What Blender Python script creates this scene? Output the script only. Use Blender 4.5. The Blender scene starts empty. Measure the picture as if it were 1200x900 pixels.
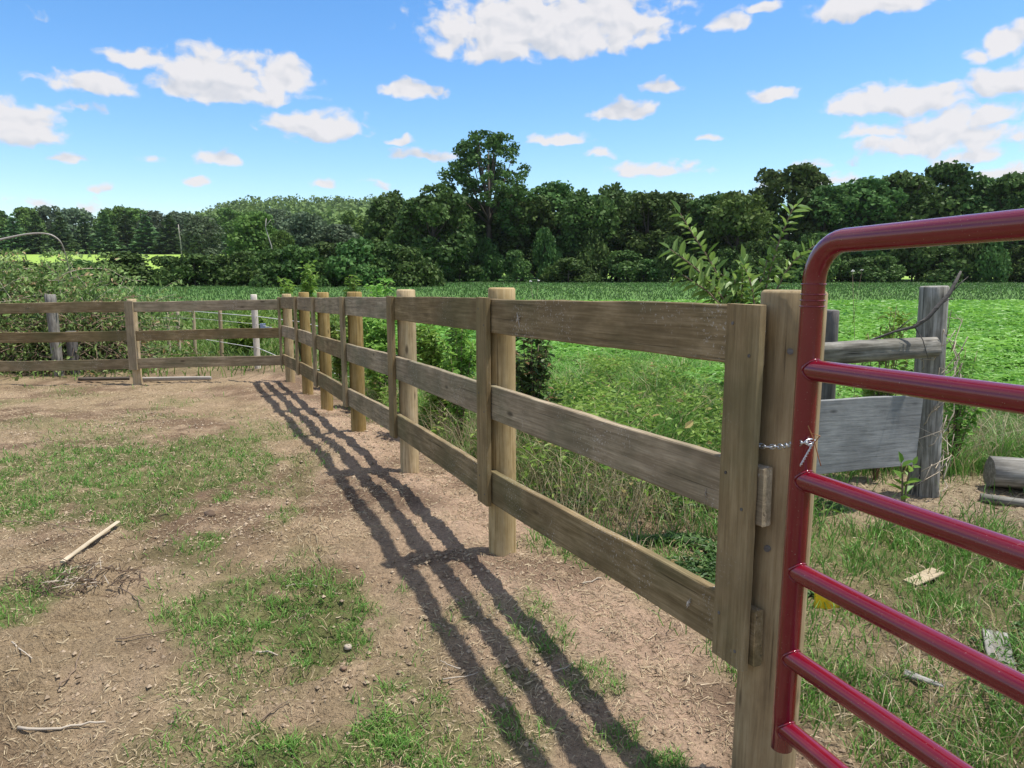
import bpy, math, random
import numpy as np
from mathutils import Vector, Matrix
random.seed(7); RS = np.random.RandomState(11)
S = bpy.context.scene; C = S.collection
R = math.radians
# ------------------------------------------------------------------ camera
F, CH = 850.0, 1.63
PITCH = math.atan(132 / F)
cam_d = bpy.data.cameras.new('camera'); cam = bpy.data.objects.new('camera', cam_d); C.objects.link(cam)
cam.location = (0, 0, CH); cam.rotation_euler = (math.pi/2 - PITCH, 0, 0)
cam_d.sensor_width = 36; cam_d.lens = F/1200*36; cam_d.clip_start = .05; cam_d.clip_end = 6000
S.camera = cam
def ray(px, py):
    v = (py-450)/F; u = (px-600)/F
    fw = math.cos(PITCH)-v*math.sin(PITCH); dn = math.sin(PITCH)+v*math.cos(PITCH)
    return u/fw, dn/fw
def P(px, py, D):
    a, b = ray(px, py); return Vector((a*D, D, CH-b*D))
# ------------------------------------------------------------------ noise
def _hash(ix, iy, seed):
    h = (ix.astype(np.int64)*374761393 + iy.astype(np.int64)*668265263 + seed*974634777) & 0xffffffff
    h = ((h ^ (h >> 13))*1274126177) & 0xffffffff
    return ((h ^ (h >> 16)) & 0xffff)/65535.0
def vnoise(x, y, seed=0):
    x = np.asarray(x, float); y = np.asarray(y, float)
    ix = np.floor(x); iy = np.floor(y); fx = x-ix; fy = y-iy
    fx = fx*fx*(3-2*fx); fy = fy*fy*(3-2*fy)
    a = _hash(ix, iy, seed); b = _hash(ix+1, iy, seed); c = _hash(ix, iy+1, seed); d = _hash(ix+1, iy+1, seed)
    return (a*(1-fx)+b*fx)*(1-fy)+(c*(1-fx)+d*fx)*fy
def fbm(x, y, sc, octv=4, seed=0):
    s = 0; a = .5; t = 0
    for o in range(octv):
        s = s+a*vnoise(np.asarray(x)*sc+o*17.3, np.asarray(y)*sc-o*9.1, seed+o); t += a; a *= .5; sc *= 2.03
    return s/t
def sstep(a, b, x):
    t = np.clip((np.asarray(x, float)-a)/(b-a), 0, 1); return t*t*(3-2*t)
# ------------------------------------------------------------------ terrain
# rail joints of the side fence: x, y(forward), z of the tops of the three rails
J = [(.69,2.26,1.528,1.044,.578), (-.11,3.88,1.487,1.010,.537), (-.93,5.78,1.430,.954,.480), (-1.72,7.51,1.364,.886,.414),
     (-2.50,9.25,1.300,.822,.350), (-3.13,10.6,1.263,.792,.314), (-3.86,12.15,1.20,.73,.25)]
def fence_x(y):
    return np.interp(y, [0, 2.26, 3.88, 5.78, 7.51, 9.25, 10.6, 12.15, 14], [1.80, .76, -.02, -.87, -1.66, -2.44, -3.07, -3.80, -4.6])
def back_y(x):
    return np.interp(x, [-12, -9.2, -6.4, -3.8], [11.5, 11.7, 12.0, 12.3])
def base_z(x, y):
    x = np.asarray(x, float); y = np.asarray(y, float)
    z = np.interp(y, [-5, 0, 2.3, 3.9, 5.8, 7.5, 9.2, 12, 20, 60, 120, 3000], [-.1, -.1, -.11, 0, -.03, -.09, -.17, -.25, -.32, -.2, -.06, 0])
    q = x/np.maximum(y, 1)
    w = 1-sstep(-.12, .30, q)
    rise = np.interp(y, [0, 118, 150, 190, 250, 300, 450, 750, 1100, 3000], [0, 0, .3, 2.4, 7.2, 9, 20, 60, 40, 0])
    z = z+rise*w*np.where(y > 280, .52+.48*sstep(-.52, -.33, q), 1.0)
    return z
PATCH = []   # grass patches inside the corral: x, y, rx, ry, strength
def patch_px(px, py, rx, ry, s):
    a = ray(px, py); D = (CH+.03)/a[1]; D2 = (CH+.03)/ray(px, py+ry)[1]; D3 = (CH+.03)/ray(px, max(py-ry, 440))[1]
    PATCH.append((a[0]*D, (D3+D2)/2, rx/F*D*1.02, (D3-D2)/2, s))
for a in [(60,572,150,62,.95),(230,560,90,36,.85),(262,522,48,16,.9),(330,612,22,18,.8),(165,530,90,14,.5),(320,735,135,52,.95),(20,705,42,34,.9),
          (420,870,150,48,1.0),(470,815,60,30,.6),(235,640,26,12,.7),(640,745,50,45,.6),(700,790,60,28,.6),(780,885,45,22,.9),(596,790,40,20,.55),
          (255,775,80,40,.45),(150,600,90,30,.8),(560,720,40,16,.3),(270,515,80,26,.55),(110,512,60,8,.4),(590,850,60,30,.5),(730,850,50,22,.5), (640,690,26,12,.35), (350,560,30,20,.4)]:
    patch_px(*a)
def veg(x, y):
    x = np.asarray(x, float); y = np.asarray(y, float)
    n = fbm(x, y, 1.7, 5, 3); n2 = fbm(x, y, 7, 3, 9)
    f = x-fence_x(y)                         # >0 outside the corral
    v = np.zeros_like(x)
    for (a, b, rx, ry, s) in PATCH:
        d = 1-np.sqrt(((x-a)/rx)**2+((y-b)/ry)**2)
        v = np.maximum(v, s*sstep(-.30, .30, d+(n-.5)*1.5+(n2-.5)*.9))
    v = v*sstep(.25, .5, n2+.12)
    v = np.maximum(v, .40*sstep(.50, .70, n)*(1-sstep(-.9, -.2, f)))
    # outside
    o = sstep(.25, .95, f+(n-.5)*1.1)
    o = o*(.62+.38*sstep(.30, .48, n))
    # bare soil by the gate and a strip of straw and bark near the old fence
    bare = np.exp(-(((x-.95)/.38)**2+((y-2.15)/.55)**2))
    bare = np.maximum(bare, .97*np.exp(-(((x-3.2)/1.35)**4+((y-5.1)/.75)**4)))
    bare = np.maximum(bare, .9*np.exp(-(((x-.85)/.5)**2+((y-4.6)/.55)**2)))
    bare = np.maximum(bare, .55*np.exp(-(((x-1.9)/.45)**2+((y-3.1)/.4)**2)))
    o = o*(1-bare)
    out = (f > 0) | (y > back_y(x))
    bk = sstep(0.1, 1.6, y-back_y(x)+(n-.5)*1.5)*(.25+.75*sstep(13.6, 17.5, y))
    res = np.where(y > back_y(x), np.maximum(bk, o*(f > 0)), np.where(f > 0, o, v*(1-sstep(-.12, .1, f))))
    return np.clip(res, 0, 1)
def detail_z(x, y):
    near = 1-sstep(14, 30, np.hypot(x, y))
    f = x-fence_x(y)
    n = (fbm(x, y, 1.3, 4, 21)-.5)*.075+(fbm(x, y, 6, 4, 31)-.5)*.052+(fbm(x, y, 22, 3, 41)-.5)*.040
    # tyre lug marks crossing the soil
    tr = np.exp(-((x+1.25+.22*(y-4)+.15*np.sin(y*1.3))/.17)**2)+np.exp(-((x+2.35+.22*(y-4)+.1*np.sin(y*1.1))/.17)**2)
    tr = tr*sstep(1.5, 2.4, y)*(1-sstep(6.5, 8, y))
    lug = tr*(.036*np.sin(y*2*math.pi/.14+np.abs(x*9))-.012)*(.4+.9*vnoise(x*3, y*3, 5))
    mound = .035*np.exp(-((f+.15)/.28)**2)
    return near*(n+lug+mound)
def ground_z(x, y): return base_z(x, y)+detail_z(x, y)
def G(px, py, lift=0):
    a, b = ray(px, py); D = (CH)/b
    for _ in range(12):
        z = float(ground_z(np.array([a*D]), np.array([D]))[0]); D = .5*D+.5*(CH-z)/b
    return Vector((a*D, D, CH-b*D+lift))
def onz(x, y, lift=0): return Vector((x, y, float(ground_z(np.array([x]), np.array([y]))[0])+lift))
# ------------------------------------------------------------------ mesh helpers
def np_mesh(name, V, polys, attrs=None, smooth=False, mat=None):
    """polys: list of (n,k) int arrays; attrs: dict name -> per vertex float or rgba"""
    me = bpy.data.meshes.new(name)
    V = np.asarray(V, np.float32)
    loops = np.concatenate([p.reshape(-1) for p in polys]).astype(np.int32)
    tot = np.concatenate([np.full(len(p), p.shape[1], np.int32) for p in polys])
    st = np.concatenate([[0], np.cumsum(tot)[:-1]]).astype(np.int32)
    me.vertices.add(len(V)); me.vertices.foreach_set('co', V.reshape(-1))
    me.loops.add(len(loops)); me.loops.foreach_set('vertex_index', loops)
    me.polygons.add(len(tot)); me.polygons.foreach_set('loop_start', st); me.polygons.foreach_set('loop_total', tot)
    me.update(calc_edges=True)
    me.polygons.foreach_set('use_smooth', np.full(len(tot), smooth, bool))
    for k, a in (attrs or {}).items():
        a = np.asarray(a, np.float32)
        if a.ndim == 1:
            at = me.attributes.new(k, 'FLOAT', 'POINT'); at.data.foreach_set('value', a)
        else:
            at = me.attributes.new(k, 'FLOAT_COLOR', 'POINT'); at.data.foreach_set('color', a.reshape(-1))
    if mat: me.materials.append(mat)
    return me
def tag(o, label=None, cat=None, group=None, kind=None):
    if label: o['label'] = label
    if cat: o['category'] = cat
    if group: o['group'] = group
    if kind: o['kind'] = kind
    return o
def link(name, me, parent=None, loc=(0, 0, 0), mtx=None):
    o = bpy.data.objects.new(name, me); C.objects.link(o)
    if parent: o.parent = parent
    if mtx is not None: o.matrix_local = mtx
    else: o.location = loc
    return o
def thing(name, label, cat, loc=(0, 0, 0), group=None):
    o = bpy.data.objects.new(name, None); C.objects.link(o); o.location = loc; o.empty_display_size = .1
    return tag(o, label, cat, group)
def smooth_path(ps, it=2):
    ps = [Vector(p) for p in ps]
    for _ in range(it):
        q = [ps[0]]
        for a, b in zip(ps, ps[1:]): q += [a.lerp(b, .25), a.lerp(b, .75)]
        ps = q+[ps[-1]]
    return ps
class MB:
    def __init__(s): s.V = []; s.P = {}; s.n = 0; s.A = []
    def add(s, V, polys, rnd=0.5):
        V = np.asarray(V, float).reshape(-1, 3)
        for p in polys:
            p = np.asarray(p, int)
            if p.ndim == 1: p = p[None]
            s.P.setdefault(p.shape[1], []).append(p+s.n)
        s.V.append(V); s.n += len(V)
        s.A.append(np.full(len(V), rnd) if np.isscalar(rnd) else np.asarray(rnd, float))
    def mesh(s, name, mat, smooth=False, off=(0, 0, 0)):
        V = np.concatenate(s.V)-np.array(off)[None]
        return np_mesh(name, V, [np.concatenate(v) for v in s.P.values()], {'rnd': np.concatenate(s.A)}, smooth, mat)
    def tube(s, pts, rad, n=8, rnd=.5, cap=True, jit=0):
        pts = [np.array(p, float) for p in pts]; m = len(pts)
        if np.isscalar(rad): rad = [rad]*m
        up = None; V = []
        for i in range(m):
            t = pts[min(i+1, m-1)]-pts[max(i-1, 0)]; t /= (np.linalg.norm(t)+1e-9)
            if up is None:
                up = np.cross(t, [0, 0, 1.]);
                if np.linalg.norm(up) < .1: up = np.cross(t, [1., 0, 0])
            up = up-t*np.dot(up, t); up /= np.linalg.norm(up); b = np.cross(t, up)
            for k in range(n):
                a = 2*math.pi*k/n; r = rad[i]*(1+(random.random()-.5)*jit)
                V.append(pts[i]+r*(math.cos(a)*up+math.sin(a)*b))
        q = [[i*n+k, i*n+(k+1) % n, (i+1)*n+(k+1) % n, (i+1)*n+k] for i in range(m-1) for k in range(n)]
        pl = [q]
        if cap: pl += [[list(range(n))[::-1]], [[(m-1)*n+k for k in range(n)]]]
        s.add(V, pl, rnd)
    def box(s, c, size, rotz=0, rnd=.5):
        x, y, z = [v/2 for v in size]
        V = np.array([[-x,-y,-z],[x,-y,-z],[x,y,-z],[-x,y,-z],[-x,-y,z],[x,-y,z],[x,y,z],[-x,y,z]])
        cs, sn = math.cos(rotz), math.sin(rotz)
        V = np.stack([V[:, 0]*cs-V[:, 1]*sn, V[:, 0]*sn+V[:, 1]*cs, V[:, 2]], 1)+np.array(c)
        s.add(V, [[[0,3,2,1],[4,5,6,7],[0,1,5,4],[1,2,6,5],[2,3,7,6],[3,0,4,7]]], rnd)
def frame_mtx(p0, p1, side, off=(0, 0, 0)):
    """X axis from p0 to p1, Y axis close to 'side'"""
    p0 = Vector(p0); p1 = Vector(p1); x = (p1-p0).normalized(); y = Vector(side); y = (y-x*y.dot(x)).normalized(); z = x.cross(y)
    m = Matrix((x, y, z)).transposed().to_4x4(); m.translation = p0-Vector(off)
    return m
def plank_mesh(name, L, T, W, mat, seed, warp=.004, seg=18, ch=.004):
    """board: X 0..L, thickness T along Y (0..-T), width W along Z (0..-W)"""
    rr = random.Random(seed)
    prof = [(-ch,0),(-T+ch,0),(-T,-ch),(-T,-W+ch),(-T+ch,-W),(-ch,-W),(0,-W+ch),(0,-ch)]
    ph = rr.random()*6; V = []
    for i in range(seg+1):
        x = L*i/seg; wz = warp*math.sin(ph+x*2.1)+warp*.35*math.sin(ph*3+x*9); wy = warp*.3*math.sin(ph*2+x*1.7)
        for (y, z) in prof:
            e = (rr.random()-.5)*.0022
            V.append((x, y+wy, z+wz*(1 if z > -W/2 else .6)+e))
    n = 8
    q = [[i*n+k, i*n+(k+1) % n, (i+1)*n+(k+1) % n, (i+1)*n+k] for i in range(seg) for k in range(n)]
    me = np_mesh(name, V, [np.array(q), np.array([list(range(n))[::-1]]), np.array([[seg*n+k for k in range(n)]])], None, False, mat)
    return me
def pole_mesh(name, L, r0, r1, mat, seed, rough=.03, n=22, seg=14, dome=True):
    rr = random.Random(seed); V = []; ph = [rr.random()*6 for _ in range(4)]
    st = [L*i/seg for i in range(seg)]+[L-.008, L]
    for i, x in enumerate(st):
        t = x/L; r = r0+(r1-r0)*t
        if i == len(st)-1 and dome: r -= .008
        for k in range(n):
            a = 2*math.pi*k/n
            rad = r*(1+rough*math.sin(2*a+ph[0]+x)+rough*.6*math.sin(3*a+ph[1]+2*x)+rough*.5*math.sin(7*a+ph[2])+rough*.3*(rr.random()-.5))
            V.append((x, rad*math.cos(a), rad*math.sin(a)))
    m = len(st)
    q = [[i*n+k, i*n+(k+1) % n, (i+1)*n+(k+1) % n, (i+1)*n+k] for i in range(m-1) for k in range(n)]
    q = np.array(q)
    me = np_mesh(name, V, [q, np.array([list(range(n))[::-1]]), np.array([[(m-1)*n+k for k in range(n)]])], None, True, mat)
    sm = np.ones(len(me.polygons), bool); sm[-2:] = False; me.polygons.foreach_set('use_smooth', sm)
    return me
# leaves: arrays of base, direction, normal
def leaf_arrays(Bp, d, nrm, L, W, fold=.25, droop=.2):
    n = len(Bp); d = d/np.linalg.norm(d, axis=1)[:, None]
    s = np.cross(d, nrm); s /= (np.linalg.norm(s, axis=1)[:, None]+1e-9); u = np.cross(s, d)
    L = np.broadcast_to(L, n)[:, None]; W = np.broadcast_to(W, n)[:, None]
    f = fold
    v0 = Bp; r1 = Bp+d*L*.30+s*W*.42+u*W*f*.6; r2 = Bp+d*L*.68+s*W*.36+u*(W*f*.5-L*droop*.3); tp = Bp+d*L-u*L*droop
    l1 = Bp+d*L*.30-s*W*.42+u*W*f*.6; l2 = Bp+d*L*.68-s*W*.36+u*(W*f*.5-L*droop*.3)
    V = np.stack([v0, r1, r2, tp, l2, l1], 1).reshape(-1, 3)
    i = np.arange(n)[:, None]*6
    q = np.concatenate([i+np.array([[0, 1, 2, 3]]), i+np.array([[0, 3, 4, 5]])])
    return V, q
def blade_arrays(Bp, h, w, lean, rs, yaw=None):
    n = len(Bp); a = rs.rand(n)*2*math.pi if yaw is None else yaw
    dx = np.stack([np.cos(a), np.sin(a), np.zeros(n)], 1); b = rs.rand(n)*2*math.pi
    s = np.stack([np.cos(b), np.sin(b), np.zeros(n)], 1)
    h = np.broadcast_to(h, n)[:, None]; w = np.broadcast_to(w, n)[:, None]; lean = np.broadcast_to(lean, n)[:, None]
    z = np.array([[0, 0, 1.]])
    m = Bp+z*h*.55+dx*h*lean*.35; t = Bp+z*h*(1-.25*lean)+dx*h*lean
    V = np.stack([Bp-s*w*.5, Bp+s*w*.5, m+s*w*.42, m-s*w*.42, t], 1).reshape(-1, 3)
    i = np.arange(n)[:, None]*5
    return V, i+np.array([[0, 1, 2, 3]]), i+np.array([[3, 2, 4]])
# ------------------------------------------------------------------ materials
def newmat(name):
    m = bpy.data.materials.new(name); m.use_nodes = True; nt = m.node_tree; nt.nodes.clear()
    out = nt.nodes.new('ShaderNodeOutputMaterial'); return m, nt, out
def N(nt, t, **kw):
    n = nt.nodes.new(t)
    for k, v in kw.items():
        if k == 'inp':
            for a, b in v.items():
                if isinstance(b, bpy.types.NodeSocket): nt.links.new(b, n.inputs[a])
                else: n.inputs[a].default_value = b
        else: setattr(n, k, v)
    return n
def mix(nt, a, b, f, mode='MIX'):
    n = nt.nodes.new('ShaderNodeMix'); n.data_type = 'RGBA'; n.blend_type = mode
    for s, v in ((0, f), (6, a), (7, b)):
        if isinstance(v, bpy.types.NodeSocket): nt.links.new(v, n.inputs[s])
        else: n.inputs[s].default_value = v if s == 0 else (*v[:3], 1)
    return n.outputs[2]
def math_(nt, op, a, b=0.0, c=0.0, clamp=False):
    n = nt.nodes.new('ShaderNodeMath'); n.operation = op; n.use_clamp = clamp
    for i, v in enumerate((a, b, c)):
        if isinstance(v, bpy.types.NodeSocket): nt.links.new(v, n.inputs[i])
        else: n.inputs[i].default_value = v
    return n.outputs[0]
def ramp(nt, fac, stops):
    n = nt.nodes.new('ShaderNodeValToRGB'); nt.links.new(fac, n.inputs[0]); e = n.color_ramp.elements
    while len(e) < len(stops): e.new(.5)
    for x, (p, c) in zip(e, stops):
        x.position = p; x.color = (*c, 1) if hasattr(c, '__len__') else (c, c, c, 1)
    return n.outputs[0]
def noise(nt, vec, scale, detail=4, rough=.6, dist=0.0):
    n = N(nt, 'ShaderNodeTexNoise', inp={'Vector': vec, 'Scale': scale, 'Detail': detail, 'Roughness': rough, 'Distortion': dist}); return n.outputs[0]
def mapping(nt, vec, scale, loc=(0, 0, 0)):
    n = N(nt, 'ShaderNodeMapping', inp={'Vector': vec, 'Scale': scale, 'Location': loc}); return n.outputs[0]
def wood_mat(name, lo, mid, hi, green=0.0, speck=0.0, knots=True, crack=.5, rough=.85):
    m, nt, out = newmat(name)
    tc = N(nt, 'ShaderNodeTexCoord'); oi = N(nt, 'ShaderNodeObjectInfo')
    off = N(nt, 'ShaderNodeVectorMath', operation='SCALE', inp={0: (13.1, 7.7, 3.3), 'Scale': math_(nt, 'MULTIPLY', oi.outputs['Random'], 40)})
    vec = N(nt, 'ShaderNodeVectorMath', operation='ADD', inp={0: tc.outputs['Object'], 1: off.outputs[0]}).outputs[0]
    g1 = noise(nt, mapping(nt, vec, (1.6, 26, 26)), 1.6, 6, .62, .6)
    g2 = noise(nt, mapping(nt, vec, (4, 150, 150)), 1.0, 3, .6)
    big = noise(nt, vec, 2.3, 4, .6)
    fac = math_(nt, 'ADD', math_(nt, 'MULTIPLY', g1, .72), math_(nt, 'MULTIPLY', g2, .40))
    fac = math_(nt, 'ADD', fac, math_(nt, 'MULTIPLY', math_(nt, 'SUBTRACT', noise(nt, mapping(nt, vec, (1, 2.2, 2.2)), 7, 5, .65), .5), .45))
    col = ramp(nt, fac, [(.30, lo), (.52, mid), (.78, hi)])
    col = mix(nt, col, tuple(c*.62 for c in mid), math_(nt, 'MULTIPLY', ramp(nt, big, [(.42, 0.0), (.62, 1.0)]), .55))
    if green: col = mix(nt, col, (.085, .10, .045), math_(nt, 'MULTIPLY', ramp(nt, noise(nt, mapping(nt, vec, (1, 1.6, 1.6)), 1.9, 3, .5), [(.48, 0.0), (.66, 1.0)]), green))
    if knots:
        vo = N(nt, 'ShaderNodeTexVoronoi', feature='F1', inp={'Vector': mapping(nt, vec, (2.3, 6.5, 6.5)), 'Scale': 1.0})
        kf = ramp(nt, vo.outputs['Distance'], [(.05, 1.0), (.12, 0.0)]); col = mix(nt, col, tuple(c*.35 for c in lo), math_(nt, 'MULTIPLY', kf, .8))
    ck = ramp(nt, noise(nt, mapping(nt, vec, (1.1, 60, 60)), 1.0, 2, .5, .3), [(.29, 1.0), (.335, 0.0)])
    col = mix(nt, col, tuple(c*.3 for c in lo), math_(nt, 'MULTIPLY', ck, crack))
    if speck:
        sp = ramp(nt, noise(nt, vec, 95, 2, .7), [(.60, 0.0), (.68, 1.0)]); sa = ramp(nt, noise(nt, vec, 3.1, 2, .5), [(.50, 0.0), (.62, 1.0)])
        col = mix(nt, col, (.55, .52, .46), math_(nt, 'MULTIPLY', math_(nt, 'MULTIPLY', sp, sa), speck))
    hsv = N(nt, 'ShaderNodeHueSaturation', inp={'Color': col, 'Value': math_(nt, 'MULTIPLY_ADD', oi.outputs['Random'], .42, .78), 'Saturation': math_(nt, 'MULTIPLY_ADD', oi.outputs['Random'], -.35, 1.15)})
    bmp = N(nt, 'ShaderNodeBump', inp={'Strength': .55, 'Distance': .004, 'Height': math_(nt, 'SUBTRACT', fac, math_(nt, 'MULTIPLY', ck, .6))})
    b = N(nt, 'ShaderNodeBsdfPrincipled', inp={'Base Color': hsv.outputs[0], 'Roughness': rough, 'Normal': bmp.outputs[0]})
    b.inputs['Specular IOR Level'].default_value = .25
    nt.links.new(b.outputs[0], out.inputs[0]); return m
def leaf_mat(name, c0, c1, trans=.35, c2=None, spec=.3, sc=1.0):
    """colour runs from c0 to c1 with the per-leaf value 'rnd' (c2: dead leaves above .93)"""
    m, nt, out = newmat(name)
    at = N(nt, 'ShaderNodeAttribute', attribute_name='rnd'); oi = N(nt, 'ShaderNodeObjectInfo')
    st = [(0, c0), (.9, c1)]
    if c2: st += [(.92, c2)]
    col = ramp(nt, at.outputs['Fac'], st)
    geo = N(nt, 'ShaderNodeNewGeometry')
    nz = noise(nt, geo.outputs['Position'], sc, 3, .5)
    hsv = N(nt, 'ShaderNodeHueSaturation', inp={'Color': col, 'Hue': math_(nt, 'MULTIPLY_ADD', oi.outputs['Random'], .045, .475),
        'Value': math_(nt, 'ADD', math_(nt, 'MULTIPLY_ADD', oi.outputs['Random'], .60, .42), math_(nt, 'MULTIPLY', nz, .62))})
    d = N(nt, 'ShaderNodeBsdfPrincipled', inp={'Base Color': hsv.outputs[0], 'Roughness': .5}); d.inputs['Specular IOR Level'].default_value = spec
    t = N(nt, 'ShaderNodeBsdfTranslucent', inp={'Color': hsv.outputs[0]})
    x = N(nt, 'ShaderNodeMixShader', inp={0: trans, 1: d.outputs[0], 2: t.outputs[0]})
    nt.links.new(x.outputs[0], out.inputs[0]); return m
def plain_mat(name, col, rough=.6, metal=0, nscale=30, var=.25, bump=.2, coat=0):
    m, nt, out = newmat(name); tc = N(nt, 'ShaderNodeTexCoord')
    n = noise(nt, tc.outputs['Object'], nscale, 5, .6)
    c = mix(nt, tuple(x*(1-var) for x in col), tuple(min(1, x*(1+var)) for x in col), n)
    bm = N(nt, 'ShaderNodeBump', inp={'Strength': bump, 'Distance': .003, 'Height': n})
    b = N(nt, 'ShaderNodeBsdfPrincipled', inp={'Base Color': c, 'Roughness': rough, 'Metallic': metal, 'Normal': bm.outputs[0], 'Coat Weight': coat})
    nt.links.new(b.outputs[0], out.inputs[0]); return m
M = {}
M['rail'] = wood_mat('rail wood', (.10,.072,.036), (.235,.175,.095), (.44,.345,.21), green=.38, speck=.7)
M['batten'] = wood_mat('batten wood', (.135,.095,.047), (.265,.193,.098), (.40,.31,.175), green=.35, speck=.15)
M['post'] = wood_mat('post wood', (.19,.125,.05), (.40,.285,.13), (.58,.44,.24), green=.12, crack=.5)
M['gatepost'] = wood_mat('gate post wood', (.16,.11,.055), (.31,.225,.115), (.46,.36,.20), green=.15, crack=.5)
M['old'] = wood_mat('old grey wood', (.05,.045,.038), (.20,.188,.16), (.44,.425,.385), green=.2, knots=True, crack=.95)
M['panel'] = wood_mat('grey panel wood', (.13,.133,.13), (.31,.315,.31), (.46,.465,.455), knots=True, crack=.3)
M['darkold'] = wood_mat('dark old wood', (.05,.045,.04), (.12,.11,.10), (.2,.19,.17), crack=.8)
M['pale'] = wood_mat('bleached wood', (.30,.25,.19), (.50,.43,.34), (.66,.6,.5), knots=False, crack=.5)
M['thinpost'] = wood_mat('thin post wood', (.24,.19,.11), (.42,.34,.22), (.55,.46,.32), knots=False)
M['bark'] = plain_mat('bark', (.085,.07,.055), .95, nscale=6, var=.5, bump=.6)
M['palebark'] = plain_mat('pale dead bark', (.36,.33,.29), .9, nscale=5, var=.3)
M['twig'] = plain_mat('twig bark', (.19,.135,.09), .9, nscale=20, var=.4)
M['palet'] = plain_mat('bleached twig', (.42,.36,.28), .9, nscale=20, var=.3)
M['steel'] = plain_mat('galvanised steel', (.62,.63,.65), .32, 1, 80, .2, .1)
M['rust'] = plain_mat('rusty wire', (.35,.16,.06), .8, .2, 60, .4, .2)
M['wire'] = plain_mat('white fence wire', (.72,.72,.70), .5, 0, 10, .1, 0)
M['blue'] = plain_mat('blue grey plastic', (.22,.28,.40), .5, 0, 20, .2, .1)
M['yellow'] = plain_mat('yellow plastic', (.80,.52,.01), .45, 0, 20, .1, .1)
M['stone'] = plain_mat('pale stone', (.40,.34,.27), .95, 0, 18, .35, .5)
M['clod'] = plain_mat('soil clod', (.20,.135,.09), 1, 0, 14, .5, .8)
M['root'] = plain_mat('root clump', (.11,.075,.05), 1, 0, 30, .5, .8)
M['petal'] = plain_mat('white petals', (.8,.8,.74), .6, 0, 10, .05, 0)
# gate paint: glossy dark red with dust and small scuffs
m, nt, out = newmat('red gate paint'); tc = N(nt, 'ShaderNodeTexCoord')
n1 = noise(nt, tc.outputs['Object'], 9, 5, .65); n2 = noise(nt, tc.outputs['Object'], 240, 2, .5)
col = mix(nt, (.13, .002, .010), (.18, .004, .015), n1)
col = mix(nt, col, (.42, .22, .18), math_(nt, 'MULTIPLY', ramp(nt, n1, [(.55, 0.0), (.8, 1.0)]), .07))
col = mix(nt, col, (.5, .45, .42), math_(nt, 'MULTIPLY', ramp(nt, n2, [(.70, 0.0), (.75, 1.0)]), .3))
bm = N(nt, 'ShaderNodeBump', inp={'Strength': .12, 'Distance': .001, 'Height': noise(nt, tc.outputs['Object'], 45, 3, .5)})
b = N(nt, 'ShaderNodeBsdfPrincipled', inp={'Base Color': col, 'Roughness': math_(nt, 'MULTIPLY_ADD', n1, .16, .10), 'Normal': bm.outputs[0], 'Coat Weight': .5, 'Coat Roughness': .10})
nt.links.new(b.outputs[0], out.inputs[0]); M['red'] = m
# ground: base colour from the map of soil, turf and fields, with fine grain
m, nt, out = newmat('ground'); geo = N(nt, 'ShaderNodeNewGeometry'); pos = geo.outputs['Position']
at = N(nt, 'ShaderNodeAttribute', attribute_name='gcol')
f1 = noise(nt, pos, 38, 6, .68); f2 = noise(nt, pos, 150, 4, .7); f3 = noise(nt, pos, 6, 4, .6)
v = math_(nt, 'ADD', math_(nt, 'MULTIPLY', f1, .9), math_(nt, 'MULTIPLY', f2, .55)); v = math_(nt, 'ADD', v, math_(nt, 'MULTIPLY', f3, .35))
hs = N(nt, 'ShaderNodeHueSaturation', inp={'Color': at.outputs['Color'], 'Value': math_(nt, 'MULTIPLY_ADD', v, 1.75, -.42)})
dk = ramp(nt, noise(nt, mapping(nt, pos, (1, 1.7, 1)), 75, 3, .6, .5), [(.36, 1.0), (.44, 0.0)])
col = mix(nt, hs.outputs[0], (.07, .045, .03), math_(nt, 'MULTIPLY', dk, .6))
bm = N(nt, 'ShaderNodeBump', inp={'Strength': 1.0, 'Distance': .035, 'Height': math_(nt, 'ADD', math_(nt, 'MULTIPLY', f1, .9), math_(nt, 'MULTIPLY', f2, .35))})
b = N(nt, 'ShaderNodeBsdfPrincipled', inp={'Base Color': col, 'Roughness': 1.0, 'Normal': bm.outputs[0]}); b.inputs['Specular IOR Level'].default_value = .1
nt.links.new(b.outputs[0], out.inputs[0]); M['ground'] = m
M['grass'] = leaf_mat('grass blades', (.08,.185,.03), (.18,.325,.065), .3, (.42,.34,.18), sc=1.5)
M['straw'] = leaf_mat('straw', (.17,.115,.07), (.47,.37,.24), .1, sc=3)
M['dry'] = leaf_mat('dry stems', (.24,.20,.10), (.50,.43,.27), .2, sc=3)
M['soy'] = leaf_mat('crop leaves', (.12,.245,.035), (.25,.40,.07), .38, spec=.5, sc=.6)
M['weed'] = leaf_mat('weed leaves', (.045,.11,.03), (.11,.20,.05), .3, (.30,.22,.08), spec=.4, sc=2)
M['lime'] = leaf_mat('young leaves', (.13,.25,.035), (.24,.38,.07), .4, spec=.4, sc=2)
M['sap'] = leaf_mat('sapling leaves', (.12,.29,.05), (.28,.50,.12), .35, spec=.6, sc=3)
M['brush'] = leaf_mat('brush leaves', (.12,.20,.05), (.24,.31,.10), .3, (.36,.26,.15), sc=2)
M['crown'] = leaf_mat('tree leaves', (.034,.075,.022), (.10,.17,.045), .22, spec=.08, sc=.12)
M['crown_l'] = leaf_mat('light tree leaves', (.065,.13,.03), (.13,.21,.05), .25, spec=.08, sc=.12)
M['crown_g'] = leaf_mat('grey green tree leaves', (.075,.12,.065), (.14,.19,.11), .25, spec=.08, sc=.12)
M['pine'] = leaf_mat('pine needles', (.075,.15,.055), (.15,.24,.095), .1, spec=.08, sc=.15)
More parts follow.
